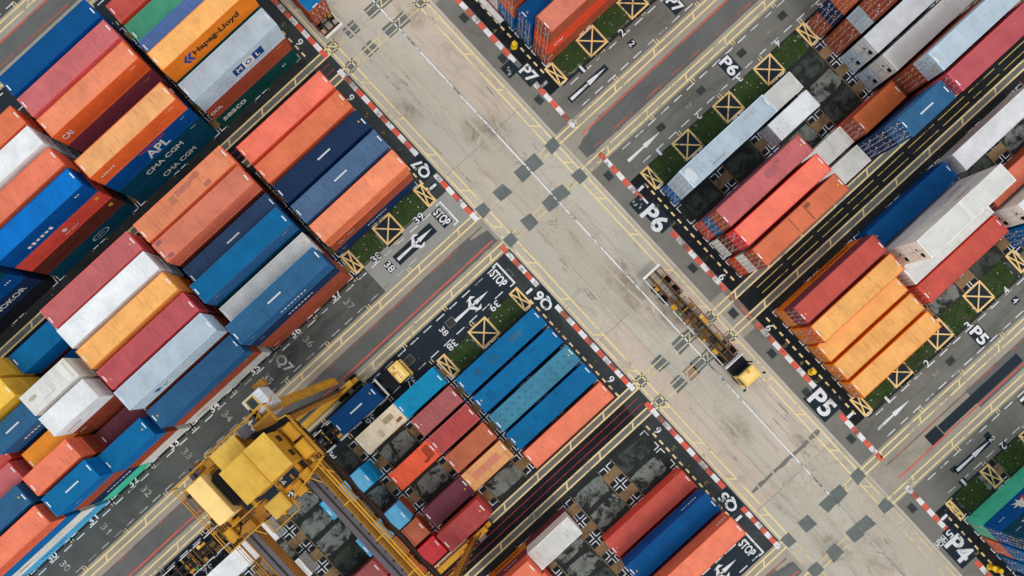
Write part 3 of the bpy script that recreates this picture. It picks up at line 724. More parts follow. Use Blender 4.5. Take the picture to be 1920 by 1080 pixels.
def cmat(name, roof, extra=None):
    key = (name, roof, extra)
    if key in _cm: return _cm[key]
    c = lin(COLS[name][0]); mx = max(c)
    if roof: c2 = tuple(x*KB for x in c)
    else: wall_lift = min(1.3, .86/mx); c2 = tuple(x*(x/mx)**.22*wall_lift for x in c)  # sides: deeper than the bleached roof; missing wall light brightened into the colour
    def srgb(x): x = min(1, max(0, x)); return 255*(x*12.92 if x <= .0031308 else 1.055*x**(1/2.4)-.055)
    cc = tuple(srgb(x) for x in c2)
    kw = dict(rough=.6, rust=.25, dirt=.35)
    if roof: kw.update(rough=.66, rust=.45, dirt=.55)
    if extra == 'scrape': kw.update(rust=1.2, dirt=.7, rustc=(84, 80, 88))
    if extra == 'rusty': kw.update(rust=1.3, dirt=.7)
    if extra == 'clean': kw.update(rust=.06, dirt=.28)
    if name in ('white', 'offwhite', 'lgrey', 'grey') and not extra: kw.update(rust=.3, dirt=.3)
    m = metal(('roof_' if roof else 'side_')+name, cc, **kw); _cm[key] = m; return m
def add_container(u0, v0, z, L, H, color, label, reefer=False, full=True, texts=(), extra=None, code=False, group='shipping containers stacked in the yard', flip=False, rz=0, loc=None, roofcol=None, showroof=True):
    word = COLS[color][1]
    loc = loc or (u0+L/2, -(v0+CW/2), z)
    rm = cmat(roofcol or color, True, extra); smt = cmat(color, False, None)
    r = empty('shipping_container', loc, rz); tag(r, label, 'container', group)
    if not full:
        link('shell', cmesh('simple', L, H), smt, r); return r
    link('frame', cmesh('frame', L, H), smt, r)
    for k in (0, 1):
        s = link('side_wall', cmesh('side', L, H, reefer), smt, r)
        if k: s.rotation_euler.z = math.pi
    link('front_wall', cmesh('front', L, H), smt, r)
    if reefer:
        un = link('cooling_unit', cmesh('unit', L, H), smt, r)
        link('fan_grille', cmesh('fan', L, H), M['rubber'], un); link('panel_seam', cmesh('seam', L, H), M['girder'], un); link('placard', cmesh('placard', L, H), M['textyel'], un)
    else:
        for k in (0, 1):
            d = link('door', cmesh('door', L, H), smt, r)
            if k: d.location.y = CW/2-.114
            for j in (0, 1):
                if j == 0: link('placard', cmesh('placard', L, H), M[('textwhite', 'textyel', 'textwhite', 'doorbar')[random.randint(0, 3)]], d)
                b = link('lock_bar', cmesh('bar', L, H), M['doorbar'], d); b.location.y = (-.88+.52*j, -.88+.52*j)[0]
    if showroof:
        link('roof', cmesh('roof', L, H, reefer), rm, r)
        if not reefer:
            for x in (-L/2+.2, L/2-.2):
                k = link('roof_marking', cmesh('mark', 1, 1), M['textwhite'], r); k.location = (x, random.choice((-.25, .1, .3)), H-.018+.003)
            if random.random() < .55:
                k = link('roof_spot', cmesh('spot', 1, 1), M['textyel'], r); k.location = (random.choice((-1, 1))*(L/2-.62), random.uniform(-.3, .3), H-.004)
        if code:
            k = link('roof_code', cmesh('code', 1, 1), M['textwhite'], r); k.location = (random.uniform(-.6, .6), 0, H-.004)
    for li, t in enumerate(texts):
        face, s, xf, hgt, mt = t[:5]; zf = t[5] if len(t) > 5 else .55; wd = t[6] if len(t) > 6 else None
        mb = MB()
        if face == 'SE': rd, px = (1, 0, 0), Vector((-L/2+L*xf, -CW/2-.008-.004*li, H*zf))
        elif face == 'NW': rd, px = (-1, 0, 0), Vector((-L/2+L*xf, CW/2+.008+.004*li, H*zf))
        else: rd, px = (0, -1, 0), Vector((-L/2-.06, (xf-.5)*CW*-1, H*zf))
        if s == '*bars':
            for i in range(int(t[7] if len(t) > 7 else 5)):
                c = px+Vector(rd)*(i-2)*hgt*1.1; hh = hgt*random.uniform(.6, 1)
                a = Vector(rd)*hgt*.34; b = Vector((0, 0, 1))*hh/2
                mb.quad(*(tuple(c+p) for p in (-a-b, a-b, a+b, -a+b)))
        elif s == '*ring':
            n = 28
            for i in range(n):
                q = []
                for k, rr in ((i, 1), (i+1, 1), (i+1, .86), (i, .86)):
                    an = 2*math.pi*k/n; q.append(tuple(px+Vector(rd)*math.cos(an)*hgt*2.2*rr+Vector((0, 0, 1))*math.sin(an)*hgt*rr))
                mb.quad(*q)
        elif s == '*disc':
            n = 20; mb.quad(*(tuple(px+Vector(rd)*math.cos(2*math.pi*i/n)*hgt/2+Vector((0, .0, 1))*math.sin(2*math.pi*i/n)*hgt/2) for i in range(n)))
        elif s == '*line':
            a = Vector(rd)*wd/2; b = Vector((0, 0, hgt/2)); mb.quad(*(tuple(px+p) for p in (-a-b, a-b, a+b, -a+b)))
        elif s == '*star':
            n = 14; mb.quad(*(tuple(px+Vector(rd)*math.cos(2*math.pi*i/n)*hgt/2*(1, .42)[i % 2]+Vector((0, 0, 1))*math.sin(2*math.pi*i/n)*hgt/2*(1, .42)[i % 2]) for i in range(n)))
        elif s == '*chev':
            for k in (-1, 0):
                c = px+Vector(rd)*k*hgt*.42
                mb.quad(*(tuple(c+Vector(rd)*a*hgt+Vector((0, 0, 1))*b*hgt) for a, b in ((0, 0), (.35, .5), (.62, .5), (.27, 0), (.62, -.5), (.35, -.5))))
        else: add_text(mb, s, px, rd, (0, 0, 1), wd, hgt, .025)
        link({'*bars': 'lettering', '*ring': 'emblem', '*disc': 'emblem', '*line': 'stripe', '*star': 'emblem', '*chev': 'emblem'}.get(s, 'lettering'), mb.mesh('lettering'), M[mt], r)
    return r
ORD = ['', 'second', 'third', 'fourth', 'fifth', 'sixth']
def stack(blk, row, bay, size, cols, desc, hc=(), reefer=False, texts=None, extra=None, code=False, hide=(), patch=(), roofcol=None, du=0, dvv=0, lowrf=()):
    """size: '40', '20s' (south-west half), '20n' (north-east half); cols bottom to top; desc names the top container"""
    q = blk[0] == 'Q'; ub = (-5.2-13.15*bay) if q else (28.1+13.15*bay)
    L = 12.192 if size == '40' else 6.058
    if size == '20n': ub += 6.134
    v = ROWS[blk][row]; z = .03; n = len(cols)
    for i, c in enumerate(cols):
        H = 2.896 if (hc == 'all' or i in hc) else 2.591
        top = i == n-1
        if top: lab = desc
        else:
            k = n-1-i; lab = f"{COLS[c][1]} container {('directly' if k == 1 else ORD[k]+' one down')} under the {desc.split(' with ')[0]}"
            wds = lab.split()
            if len(wds) > 16: lab = ' '.join(wds[:16])
        rf = (reefer and top) or (i in lowrf) or reefer == 'all'
        rt_ = add_container(ub+du, v+dvv, z, L, H, c, lab, reefer=rf, full=i not in hide, texts=(texts or {}).get(i, ()), extra=extra if top else None, code=code and top, roofcol=roofcol if top else None)
        if top:
            for (px, py, pa, pb, pc, kind_) in patch:
                pm = MB()
                if kind_ == 'rect': pm.quad((px-pa, py-pb, 0), (px+pa, py-pb, 0), (px+pa, py+pb, 0), (px-pa, py+pb, 0))
                else: blob(pm, px, -py, pa, pb, 0)
                key = 'pt%s' % (pc,)
                if key not in M: M[key] = metal('roof_patch', pc, .7, .4, .6)
                link({'rect': 'repair_patch'}.get(kind_, 'stain'), pm.mesh('patch'), M[key], rt_).location = (0, 0, H+.0015)
        z += H+.02
S = stack
# --- block beside the first Q7 letters (row 6 is the far, north-west row)
S('Q7', 6, 0, '40', ['dkbrown', 'salmon', 'coral'], 'clean coral container under the yellow-lined strip, nearest row end')
S('Q7', 5, 0, '40', ['navy', 'brown', 'terra'], 'terracotta container between the clean coral one and the navy one', texts={1: [('SE', '*bars', .9, .12, 'textyel', .8)]})
S('Q7', 4, 0, '40', ['navy', 'navy', 'navy'], 'dark navy container with a white roof code, beside a steel-blue one', code=True)
S('Q7', 3, 0, '40', ['navy', 'navy', 'steel'], 'faded steel-blue container with white code, dark roof streaks', code=True, extra='rusty')
S('Q7', 2, 0, '40', ['navy', 'brown', 'peach'], 'smooth salmon container beside the grass and yellow crossed boxes', texts={0: [('SE', '*bars', .45, .3, 'textwhite', .55, None, 9), ('SE', '*bars', .08, .12, 'textwhite', .5)], 1: [('SE', '*bars', .9, .12, 'textyel', .8), ('SE', '*bars', .12, .22, 'textwhite', .5, None, 4), ('SE', '*bars', .22, .18, 'textwhite', .6, None, 6)]})
S('Q7', 6, 1, '40', ['dkbrown', 'black', 'dkbrown', 'rusty'], 'salmon container with grey scrapes across its roof', patch=[(.3, .5, 1.1, .3, (186, 112, 94), 'b'), (2.0, .7, .6, .25, (190, 116, 94), 'b'), (-1.3, .3, .35, .4, (184, 114, 92), 'b'), (2.6, -.8, .45, .25, (176, 106, 92), 'b')], extra='scrape')
S('Q7', 5, 1, '40', ['dkbrown', 'dkbrown', 'dkbrown', 'dusty'], 'dusty pink-brown container beside the scraped salmon one', patch=[(-5.4, .9, .35, .2, (150, 96, 110), 'b'), (-5.3, -.9, .35, .2, (150, 96, 110), 'b')])
S('Q7', 4, 1, '40', ['navy', 'navy', 'navy2'], 'dull navy container between dusty pink-brown and faded blue roofs', code=True)
S('Q7', 3, 1, '40', ['dkteal', 'navy', 'dkteal', 'blue2'], 'faded blue container next to the long white roof', roofcol='blue', texts={3: [('SE', '*bars', .1, .12, 'textwhite', .7), ('SE', '*bars', .9, .14, 'textwhite', .8)], 2: [('SE', '*bars', .4, .2, 'textblack')]})
S('Q7', 2, 1, '40', ['navy', 'brown', 'offwhite'], 'long white container squeezed between two faded blue ones', extra='clean')
S('Q7', 1, 1, '40', ['brown', 'brown', 'navy', 'blue2'], 'faded blue container above brown ones beside lane number 37', hc=(0, 1), code=True, texts={3: [('SE', '*bars', .5, .42, 'textwhite', .5, None, 8), ('SE', '*bars', .1, .12, 'textwhite', .6)], 2: [('SE', '*bars', .5, .42, 'textwhite', .5, None, 8), ('SE', '*bars', .1, .12, 'textwhite', .6)], 0: [('SE', '*bars', .08, .25, 'textwhite', .5, None, 3)]})
S('Q7', 6, 2, '40', ['dkbrown', 'dkbrown', 'brown', 'pink'], 'dusty pink container lying against the yellow strip line')
S('Q7', 5, 2, '40', ['black', 'navy', 'grey', 'white'], 'bright white container between dusty pink and pale orange', hc=(3,), extra='clean')
S('Q7', 4, 2, '40', ['maroon', 'brown', 'amber', 'orange'], 'pale orange container beside the bright white one', hc=(3,), extra='rusty', )
S('Q7', 3, 2, '40', ['dkbrown', 'brown', 'maroon', 'crimson'], 'crimson container between pale orange and pale grey roofs')
S('Q7', 2, 2, '40', ['dkbrown', 'brown', 'brown', 'lgrey'], 'pale grey container with a star and white lettering on its side', hc=(3,), texts={3: [('SE', 'MAERSK', .47, 1.0, 'textwhite', .5, 4.2), ('SE', '*star', .25, 1.1, 'textblue', .5)]})
S('Q7', 1, 2, '40', ['offwhite', 'brown', 'blue2'], 'blue container above brown and white ones beside lane number 35', hc=(0,), texts={0: [('SE', '*bars', .16, .3, 'textred', .5, None, 5)], 1: [('SE', '*bars', .9, .2, 'textwhite', .8, None, 3)]})
S('Q7', 6, 3, '20n', ['navy', 'dkbrown', 'blue'], 'short blue container beside the yellow lines at the left')
S('Q7', 5, 3, '20n', ['navy', 'royal'], 'low short deep blue container hidden behind the short white ones')
S('Q7', 4, 3, '20n', ['maroon', 'dkbrown', 'offwhite', 'offwhite'], 'short white reefer with stained roof beside the short blue one', patch=[(-2.0, .3, .5, .2, (186, 176, 158), 'b'), (-.5, -.6, .9, .06, (190, 188, 182), 'b'), (2.6, 0, .14, 1.0, (212, 204, 180), 'rect')], hc='all', reefer=True, extra='rusty', lowrf=(2,))
S('Q7', 3, 3, '20n', ['dkbrown', 'brown', 'brown', 'white'], 'short clean white reefer above brown containers at the left', hc='all', reefer=True, texts={3: [('SE', '*bars', .2, .25, 'textred', .5, None, 7)], 2: [('SE', '*bars', .14, .3, 'textwhite', .6, None, 3)]})
S('Q7', 2, 3, '20n', ['maroon', 'maroon'], 'sunken dark maroon container beside the short white reefer')
S('Q7', 1, 3, '20n', ['offwhite', 'brown', 'blue'], 'short blue container directly above lane number 33', hc=(0,), extra='clean')
S('Q7', 6, 3, '20s', ['navy', 'dkbrown', 'yellow', 'yellow'], 'yellow container cut by the left edge, upper of two', hc='all')
S('Q7', 5, 3, '20s', ['navy', 'navy', 'yellow', 'yellow'], 'yellow container cut by the left edge, lower of two', hc='all', extra='rusty')
S('Q7', 4, 3, '20s', ['dkbrown', 'dkbrown', 'navy', 'blue2'], 'steel-blue container below the yellow ones at the left edge', code=True, texts={3: [('SE', '*bars', .55, .42, 'textwhite', .5, None, 8)], 2: [('SE', '*bars', .8, .3, 'textwhite', .5)]})
S('Q7', 3, 3, '20s', ['dkbrown', 'dkbrown', 'amber'], 'amber orange container wedged beside the short salmon one', extra='clean')
S('Q7', 2, 3, '20s', ['dkbrown', 'brown', 'brown', 'salmon'], 'short salmon container beside the amber orange one', texts={}, extra='rusty')
S('Q7', 1, 3, '20s', ['sea', 'navy', 'brown', 'blue'], 'short blue container with roof code above lane number 32', code=True, texts={1: [('SE', '*bars', .5, .42, 'textwhite', .5, None, 8)], 3: [('SE', '*bars', .3, .12, 'textwhite', .5, None, 7)]})
S('Q7', 4, 4, '40', ['navy', 'dkbrown', 'red'], 'dark red container peeking in at the left edge')
S('Q7', 3, 4, '40', ['dkbrown', 'navy', 'pink'], 'pink container at the left edge above a blue one', extra=None, hc='all')
S('Q7', 2, 4, '40', ['navy', 'navy', 'navy', 'blue2'], 'blue container at the lower left edge above a salmon one', texts={})
S('Q7', 1, 4, '40', ['sky', 'offwhite', 'blue', 'salmon'], 'long salmon container in the bottom left corner', texts={0: [('SE', '*bars', .3, .4, 'textblue', .5, None, 9)], 1: [('SE', '*bars', .2, .3, 'textred', .5, None, 5)]})
S('Q7', 1, 5, '40', ['grey', 'navy', 'brown', 'salmon'], 'salmon container cut off below the bottom left corner', hide=(0, 1, 2))
# --- upper left block
S('Q8', 6, 0, '40', ['dkgreen', 'brown', 'grey'], 'pale grey container with blue and white letter badges on its side', hc=(2,), roofcol='grey', extra='clean', texts={2: [('SE', '*line', .6, 1.25, 'textblue', .5, 4.2), ('SE', '*line', .6, 1.3, 'textwhite', .5, 1.4), ('SE', 'M', .49, .75, 'textwhite', .5), ('SE', 'O', .6, .8, 'textblue', .5), ('SE', 'L', .71, .75, 'textwhite', .5)], 1: [('SE', 'OOL', .08, .6, 'textwhite', .5), ('SE', '*bars', .9, .14, 'textyel', .8)], 0: [('SE', 'seaco', .2, .8, 'textwhite', .55), ('SE', '*bars', .88, .3, 'textwhite', .5, None, 2)]})
S('Q8', 5, 0, '40', ['dkgreen', 'dkgreen', 'dkgreen', 'amber'], 'orange container with big black lettering on its side', hc=(3,), roofcol='orange', texts={3: [('SE', 'Hapag-Lloyd', .55, 1.05, 'textblack', .5, 6.3), ('SE', '*chev', .22, 1.3, 'textblue', .5)]})
S('Q8', 4, 0, '40', ['navy', 'navy', 'lilac'], 'lilac blue container beside the lettered orange one', hc='all')
S('Q8', 3, 0, '40', ['navy', 'dkgreen', 'green'], 'green container at the top left beside the lilac one')
S('Q8', 2, 0, '40', ['dkbrown', 'brown', 'red'], 'red container at the top edge beside the green one')
S('Q8', 1, 0, '40', ['navy'], 'low navy container at the top edge above the blue roof')
S('Q8', 6, 1, '40', ['dkteal', 'dkteal', 'royal', 'rustor'], 'tan-orange container above ones lettered APL and CMA CGM', roofcol='tan', extra='rusty', texts={3: [('SE', '*bars', .12, .3, 'textwhite', .55, None, 6), ('SE', '*bars', .9, .12, 'textwhite', .8)], 2: [('SE', 'APL', .55, 1.5, 'textwhite', .42, 3.0), ('SE', '*line', .55, .16, 'textred', .86, 3.6), ('SE', '*bars', .9, .12, 'textwhite', .8)], 1: [('SE', 'CMA CGM', .5, .85, 'textwhite', .5, 5.4), ('SE', '*bars', .9, .14, 'textwhite', .8)], 0: [('SE', 'CMA CGM', .55, .85, 'textwhite', .5, 5.0)]})
S('Q8', 5, 1, '40', ['dkbrown', 'black'], 'sunken near-black container between two tall salmon stacks')
S('Q8', 4, 1, '40', ['dkbrown', 'maroon', 'maroon', 'rustor'], 'peach container with CAI lettering on its burnt-orange side', roofcol='peach', texts={3: [('SE', 'CAI', .09, .8, 'textwhite', .5, 1.2), ('SE', '*bars', .9, .14, 'textwhite', .8)], 2: [('SE', '*bars', .9, .14, 'textyel', .7)]})
S('Q8', 3, 1, '40', ['dkbrown', 'navy', 'dkbrown', 'pink'], 'dusty pink container between deep blue and peach at upper left', texts={3: [('SE', '*line', .13, 1.0, 'textblue', .5, 2.6), ('SE', 'MOL', .13, .6, 'textwhite', .5, 1.8, 1)]})
S('Q8', 2, 1, '40', ['navy', 'navy', 'navy', 'royal'], 'deep blue container in the top left corner beside the red-lined road')
S('Q8', 6, 2, '40', ['dkteal', 'dkbrown', 'red', 'royal'], 'bright blue container above red and brown ones at the left', roofcol='bright', texts={3: [('SE', '*bars', .35, .55, 'textwhite', .35, None, 6), ('SE', '*bars', .9, .2, 'textwhite', .75, None, 3)], 2: [('SE', '*disc', .52, .6, 'textwhite', .6), ('SE', '*bars', .52, .2, 'textwhite', .3, None, 9), ('SE', '*line', .93, .5, 'textyel', .7, .5)], 1: [('SE', '*line', .93, .5, 'textyel', .7, .5)], 0: [('SE', '*ring', .6, .55, 'textwhite', .5), ('SE', '*bars', .6, .2, 'textwhite', .5)]})
S('Q8', 5, 2, '40', ['navy', 'dkbrown', 'brown', 'salmon'], 'salmon container at the left edge above the bright blue one')
S('Q8', 4, 2, '40', ['navy', 'grey', 'grey', 'white'], 'white container at the left edge between two salmon ones', hc=(3,), extra='clean')
S('Q8', 3, 2, '40', ['navy', 'dkbrown', 'brown', 'terra'], 'terracotta container at the left edge above the white one')
S('Q8', 6, 3, '40', ['black', 'navy', 'royal', 'dkteal'], 'dark teal container above one lettered SINOKOR at the left edge', texts={1: [('SE', 'SINOKOR', .66, .9, 'textwhite', .5, 5.6)], 2: [('SE', '*bars', .93, .3, 'textwhite', .6, None, 3)]})
# --- block beside the Q6 letters
S('Q6', 2, 0, '40', ['blue'], 'stained blue container next to the mossy verge, first of four blue', patch=[(-3.6, .1, .5, .5, (34, 104, 142), 'b'), (-1.2, -.1, .7, .4, (30, 100, 142), 'b'), (2.4, .2, .9, .35, (60, 108, 142), 'b')], extra='rusty')
S('Q6', 3, 0, '40', ['royal'], 'plain deep blue container between a stained blue and a grey-blue one', patch=[(-4.2, -.1, .5, .6, (8, 92, 140), 'b'), (3.0, .5, .6, .2, (8, 96, 146), 'b')], roofcol='blue')
S('Q6', 4, 0, '40', ['greyblue'], 'grey-blue container with a grid of dents on the roof', patch=[(-5.0, -0.50, .16, .1, (58, 112, 132), 'b'), (-5.0, 0.45, .16, .1, (58, 112, 132), 'b'), (-4.0, -0.50, .16, .1, (58, 112, 132), 'b'), (-4.0, 0.45, .16, .1, (58, 112, 132), 'b'), (-3.0, -0.50, .16, .1, (58, 112, 132), 'b'), (-3.0, 0.45, .16, .1, (58, 112, 132), 'b'), (-2.0, -0.50, .16, .1, (58, 112, 132), 'b'), (-2.0, 0.45, .16, .1, (58, 112, 132), 'b'), (-1.0, -0.50, .16, .1, (58, 112, 132), 'b'), (-1.0, 0.45, .16, .1, (58, 112, 132), 'b'), (0.0, -0.50, .16, .1, (58, 112, 132), 'b'), (0.0, 0.45, .16, .1, (58, 112, 132), 'b'), (1.0, -0.50, .16, .1, (58, 112, 132), 'b'), (1.0, 0.45, .16, .1, (58, 112, 132), 'b'), (2.0, -0.50, .16, .1, (58, 112, 132), 'b'), (2.0, 0.45, .16, .1, (58, 112, 132), 'b'), (3.0, -0.50, .16, .1, (58, 112, 132), 'b'), (3.0, 0.45, .16, .1, (58, 112, 132), 'b'), (4.0, -0.50, .16, .1, (58, 112, 132), 'b'), (4.0, 0.45, .16, .1, (58, 112, 132), 'b'), (5.0, -0.50, .16, .1, (58, 112, 132), 'b'), (5.0, 0.45, .16, .1, (58, 112, 132), 'b')], extra='scrape')
S('Q6', 5, 0, '40', ['blue'], 'mottled blue container directly beside the long salmon one', extra='scrape')
S('Q6', 6, 0, '40', ['salmon'], 'single salmon container beside the pair of dark red lines', extra='clean')
S('Q6', 1, 1, '20n', ['teal'], 'short teal container near the truck cab', extra='rusty')
S('Q6', 1, 1, '20s', ['cream'], 'short cream ribbed container beside the truck', patch=[(1.4, .3, .7, .35, (160, 144, 118), 'b'), (-.3, -.4, .3, .5, (184, 168, 140), 'b'), (2.3, -.6, .4, .2, (140, 92, 60), 'b')], extra='scrape')
S('Q6', 2, 1, '20n', ['mauve'], 'short mauve container beside the teal one', roofcol='mauve', extra='scrape')
S('Q6', 3, 1, '20n', ['pink'], 'short dusty red container between mauve and rust-brown', roofcol='brick', extra='rusty')
S('Q6', 4, 1, '20n', ['copper'], 'short rust-streaked brown container beside the tan one', extra='rusty')
S('Q6', 5, 1, '20n', ['tan'], 'short tan container with a pink stripe on its roof', patch=[(-.1, .05, 1.9, .42, (224, 140, 112), 'rect')], extra='rusty')
S('Q6', 3, 1, '20s', ['fire'], 'short orange-red container with a burnt roof end', patch=[(2.2, .1, .5, .8, (168, 70, 50), 'b'), (1.5, -.6, .35, .2, (150, 66, 48), 'b')], extra='rusty')
S('Q6', 5, 1, '20s', ['maroon'], 'short maroon container between orange-red and dusty red', extra='scrape')
S('Q6', 6, 1, '20s', ['brown', 'brick'], 'short red container beside the crane leg', extra='rusty')
S('Q6', 2, 2, '20n', ['teal', 'teal'], 'short light blue container by the crane beam, upper one', roofcol='sky', hc='all', extra='rusty')
S('Q6', 4, 2, '20n', ['brown', 'sky'], 'short light blue container with dark door shadow beside copper one', extra='rusty')
S('Q6', 5, 2, '20n', ['copper'], 'short copper brown container beside the light blue one', patch=[(.4, 0, .04, 1.1, (130, 70, 52), 'rect'), (.9, 0, .04, 1.1, (130, 70, 52), 'rect')])
S('Q6', 6, 2, '20n', ['hotred'], 'short bright red container under the crane walkway', extra='scrape')
S('Q6', 5, 2, '20s', ['dkbrown', 'mauve'], 'mauve container beneath the crane beam at the bottom edge', extra='scrape')
S('Q6', 6, 2, '20s', ['hotred'], 'red container corner below the crane beam at the bottom edge')
S('Q6', 1, 3, '40', ['white'], 'long white container between the empty trailer and crane beam', extra='clean')
S('Q6', 3, 3, '40', ['offwhite'], 'white container under the lower crane beam', extra='rusty')
# --- block beside the Q5 letters
S('Q5', 4, 0, '40', ['red'], 'single red container beside the gravel bays', extra=None, texts={0: [('NW', '*bars', .93, .2, 'textwhite', .7, None, 4)]})
S('Q5', 3, 0, '40', ['maroon', 'royal'], 'deep blue container between two red ones at the bottom', texts={1: [('NW', '*bars', .85, .3, 'textwhite', .55, None, 7)]})
S('Q5', 2, 0, '40', ['dkbrown', 'maroon', 'salmon'], 'salmon container beside the bottom STOP marking', texts={2: [('NW', '*bars', .9, .35, 'textwhite', .6, None, 4)]})
S('Q5', 6, 1, '20n', ['maroon', 'offwhite'], 'short white container above a maroon one at the bottom', hc=(1,), extra='rusty')
S('Q5', 6, 1, '20s', ['amber', 'maroon', 'salmon'], 'short salmon container above a maroon one with white lettering', texts={0: [('NW', 'HAPAG', .5, .6, 'textblack', .5, 3.6)], 1: [('NW', '*bars', .6, .35, 'textwhite', .5, None, 5)]})
S('Q5', 5, 1, '20s', ['dkbrown', 'salmon'], 'second short salmon container at the bottom edge')
# --- P side
S('P7', 2, 0, '40', ['brown', 'fire', 'brown'], 'dusty brown-red container, top of the stack above P7', roofcol='dusty', texts={1: [('SE', 'CAI', .12, .55, 'textwhite', .5, 1.3)], 0: [('SE', '*bars', .06, .3, 'textwhite', .6, None, 3)]})
S('P7', 3, 0, '40', ['blue2', 'royal'], 'deep blue container beside the yellow bollard above P7')
S('P7', 4, 0, '40', ['blue', 'copper', 'brown'], 'brown container at the top edge behind the deep blue one')
S('P7', 5, 0, '40', ['offwhite', 'offwhite'], 'off-white container at the top edge left of the blue ends')
S('P7', 2, 1, '40', ['brown', 'brown', 'red'], 'red container just outside the top edge')
S('P6', 2, 0, '40', ['blue', 'grey', 'lgrey'], 'long light grey container beside the crossed boxes above P6', patch=[(-5.4, 0, .5, .9, (200, 206, 210), 'b'), (3.5, .6, .7, .12, (158, 162, 164), 'b'), (-2, -.7, .9, .1, (160, 164, 166), 'b')], roofcol='lgrey', extra='scrape')
S('P6', 4, 0, '40', ['red', 'blue2', 'brown'], 'dusty pink container with a dark smudge on its roof', patch=[(1.2, .2, .8, .4, (160, 90, 96), 'b'), (2.4, .6, .25, .2, (168, 94, 98), 'b')], roofcol='pink')
S('P6', 5, 0, '40', ['offwhite', 'dkbrown', 'hotred'], 'bright coral-red container between pink and terracotta', roofcol='coral', extra='clean')
S('P6', 6, 0, '40', ['fire', 'offwhite', 'brown'], 'terracotta container beside the thin yellow lines', patch=[(1.2, 0, .07, 1.1, (150, 88, 66), 'b'), (-.9, .1, .06, 1.0, (156, 92, 70), 'b'), (1.6, .7, .3, .25, (140, 84, 70), 'b')], roofcol='terra')
S('P6', 2, 1, '20s', ['offwhite'], 'short off-white container just beyond the long light grey one')
S('P6', 3, 1, '20s', ['white'], 'short white container beside the gravel ovals', extra='clean')
S('P6', 5, 1, '20s', ['offwhite'], 'short scuffed off-white container behind the coral-red one', extra='rusty')
S('P6', 6, 1, '20s', ['offwhite'], 'short off-white container with dark scratches behind the terracotta one')
S('P6', 5, 1, '20n', ['red', 'brown'], 'short burnt orange container beside the short blue one', roofcol='rustor')
S('P6', 6, 1, '20n', ['navy', 'navy', 'navy', 'blue2'], 'short blue container with a white roof code beside the yellow lines', code=True, texts={3: [('NW', '*bars', .5, .16, 'textwhite', .5, None, 14)]}, roofcol='blue2')
S('P6', 1, 2, '40', ['brown', 'navy', 'copper'], 'copper container in the first row at the top right')
S('P6', 2, 2, '40', ['brown', 'brown', 'grey', 'brown', 'brown'], 'brown container on the tallest stack at the top right')
S('P6', 3, 2, '40', ['grey', 'white'], 'long white reefer beside the grey-doored one, top right', reefer='all', extra='clean')
S('P6', 4, 2, '40', ['grey', 'offwhite'], 'long off-white ribbed reefer, second of two at the top right', hc=(1,), reefer='all')
S('P6', 5, 2, '40', ['dkbrown', 'brown', 'brown', 'grey'], 'long light blue-grey container at the top right', roofcol='lgrey')
S('P6', 6, 2, '40', ['dkbrown', 'dkbrown', 'brown', 'crimson'], 'long coral-pink container along the yellow strip, top right', roofcol='crimson', extra='clean')
S('P5', 6, 0, '40', ['amber', 'maroon'], 'red container above an orange one with dark lettering', roofcol='red', texts={0: [('NW', 'Hapag-Lloyd', .66, .9, 'textblack', .5, 5.8)]})
S('P5', 5, 0, '40', ['amber', 'rustor'], 'peach-orange container with dent marks beside the red one', roofcol='orange', extra='rusty')
S('P5', 4, 0, '40', ['amber'], 'smooth orange container, second of the four orange ones', roofcol='orange', extra='clean')
S('P5', 3, 0, '40', ['amber'], 'orange container with rust ribs across the roof middle', roofcol='orange', extra='rusty')
S('P5', 2, 0, '40', ['amber'], 'orange container nearest the crossed boxes and verge', roofcol='orange')
S('P5', 6, 1, '40', ['royal'], 'long deep blue container beside the tall white reefers', roofcol='royal')
S('P5', 5, 1, '20s', ['offwhite', 'offwhite', 'offwhite'], 'nearer short white reefer of the tall white stack', hc='all', reefer='all')
S('P5', 5, 1, '20n', ['offwhite', 'offwhite', 'offwhite'], 'farther short white reefer of the tall white stack', hc='all', reefer='all', texts={2: [('NW', '*bars', .35, .28, 'textred', .5, None, 7)], 1: [('NW', '*bars', .6, .28, 'textred', .5, None, 7)]})
S('P5', 4, 1, '40', ['offwhite'], 'low white container beside the tall white reefers', hc='all')
S('P5', 3, 1, '40', ['red'], 'long red container between low white one and gravel')
S('P5', 6, 2, '40', ['white'], 'long white container with grey end at the right edge', hc='all', extra='clean')
S('P5', 4, 2, '40', ['brown'], 'salmon container at the right edge behind white reefers', roofcol='salmon')
S('P5', 3, 2, '40', ['offwhite', 'offwhite'], 'white container with rusty frame at the right edge', reefer='all', roofcol='white')
S('P5', 2, 2, '40', ['blue', 'blue'], 'blue container at the right edge by the crossed box', roofcol='bright')
S('P4', 2, 0, '40', ['sea', 'royal', 'dkteal', 'blue'], 'blue container on top of the bottom right stack', hc='all', roofcol='bright', texts={1: [('NW', '*bars', .12, .16, 'textwhite', .5), ('NW', '*disc', .42, 1.2, 'textred', .45), ('NW', '*star', .35, 2.0, 'textwhite', .5), ('NW', '*line', .42, .4, 'textwhite', .75, 2.6)],
   2: [('NW', 'CMA CGM', .36, .42, 'textwhite', .6, 4.2), ('NW', '*bars', .36, .3, 'textwhite', .35, None, 10), ('NW', '*bars', .08, .14, 'textwhite', .5)]})
S('P4', 3, 0, '40', ['salmon', 'blue', 'blue', 'blue'], 'blue container behind the sea-green one, bottom right', hc='all')
S('P4', 4, 0, '40', ['blue', 'blue', 'blue'], 'blue container in the extreme bottom right corner', hc='all')
S('P4', 5, 0, '40', ['navy', 'brown', 'brown'], 'brown container beyond the bottom right corner')

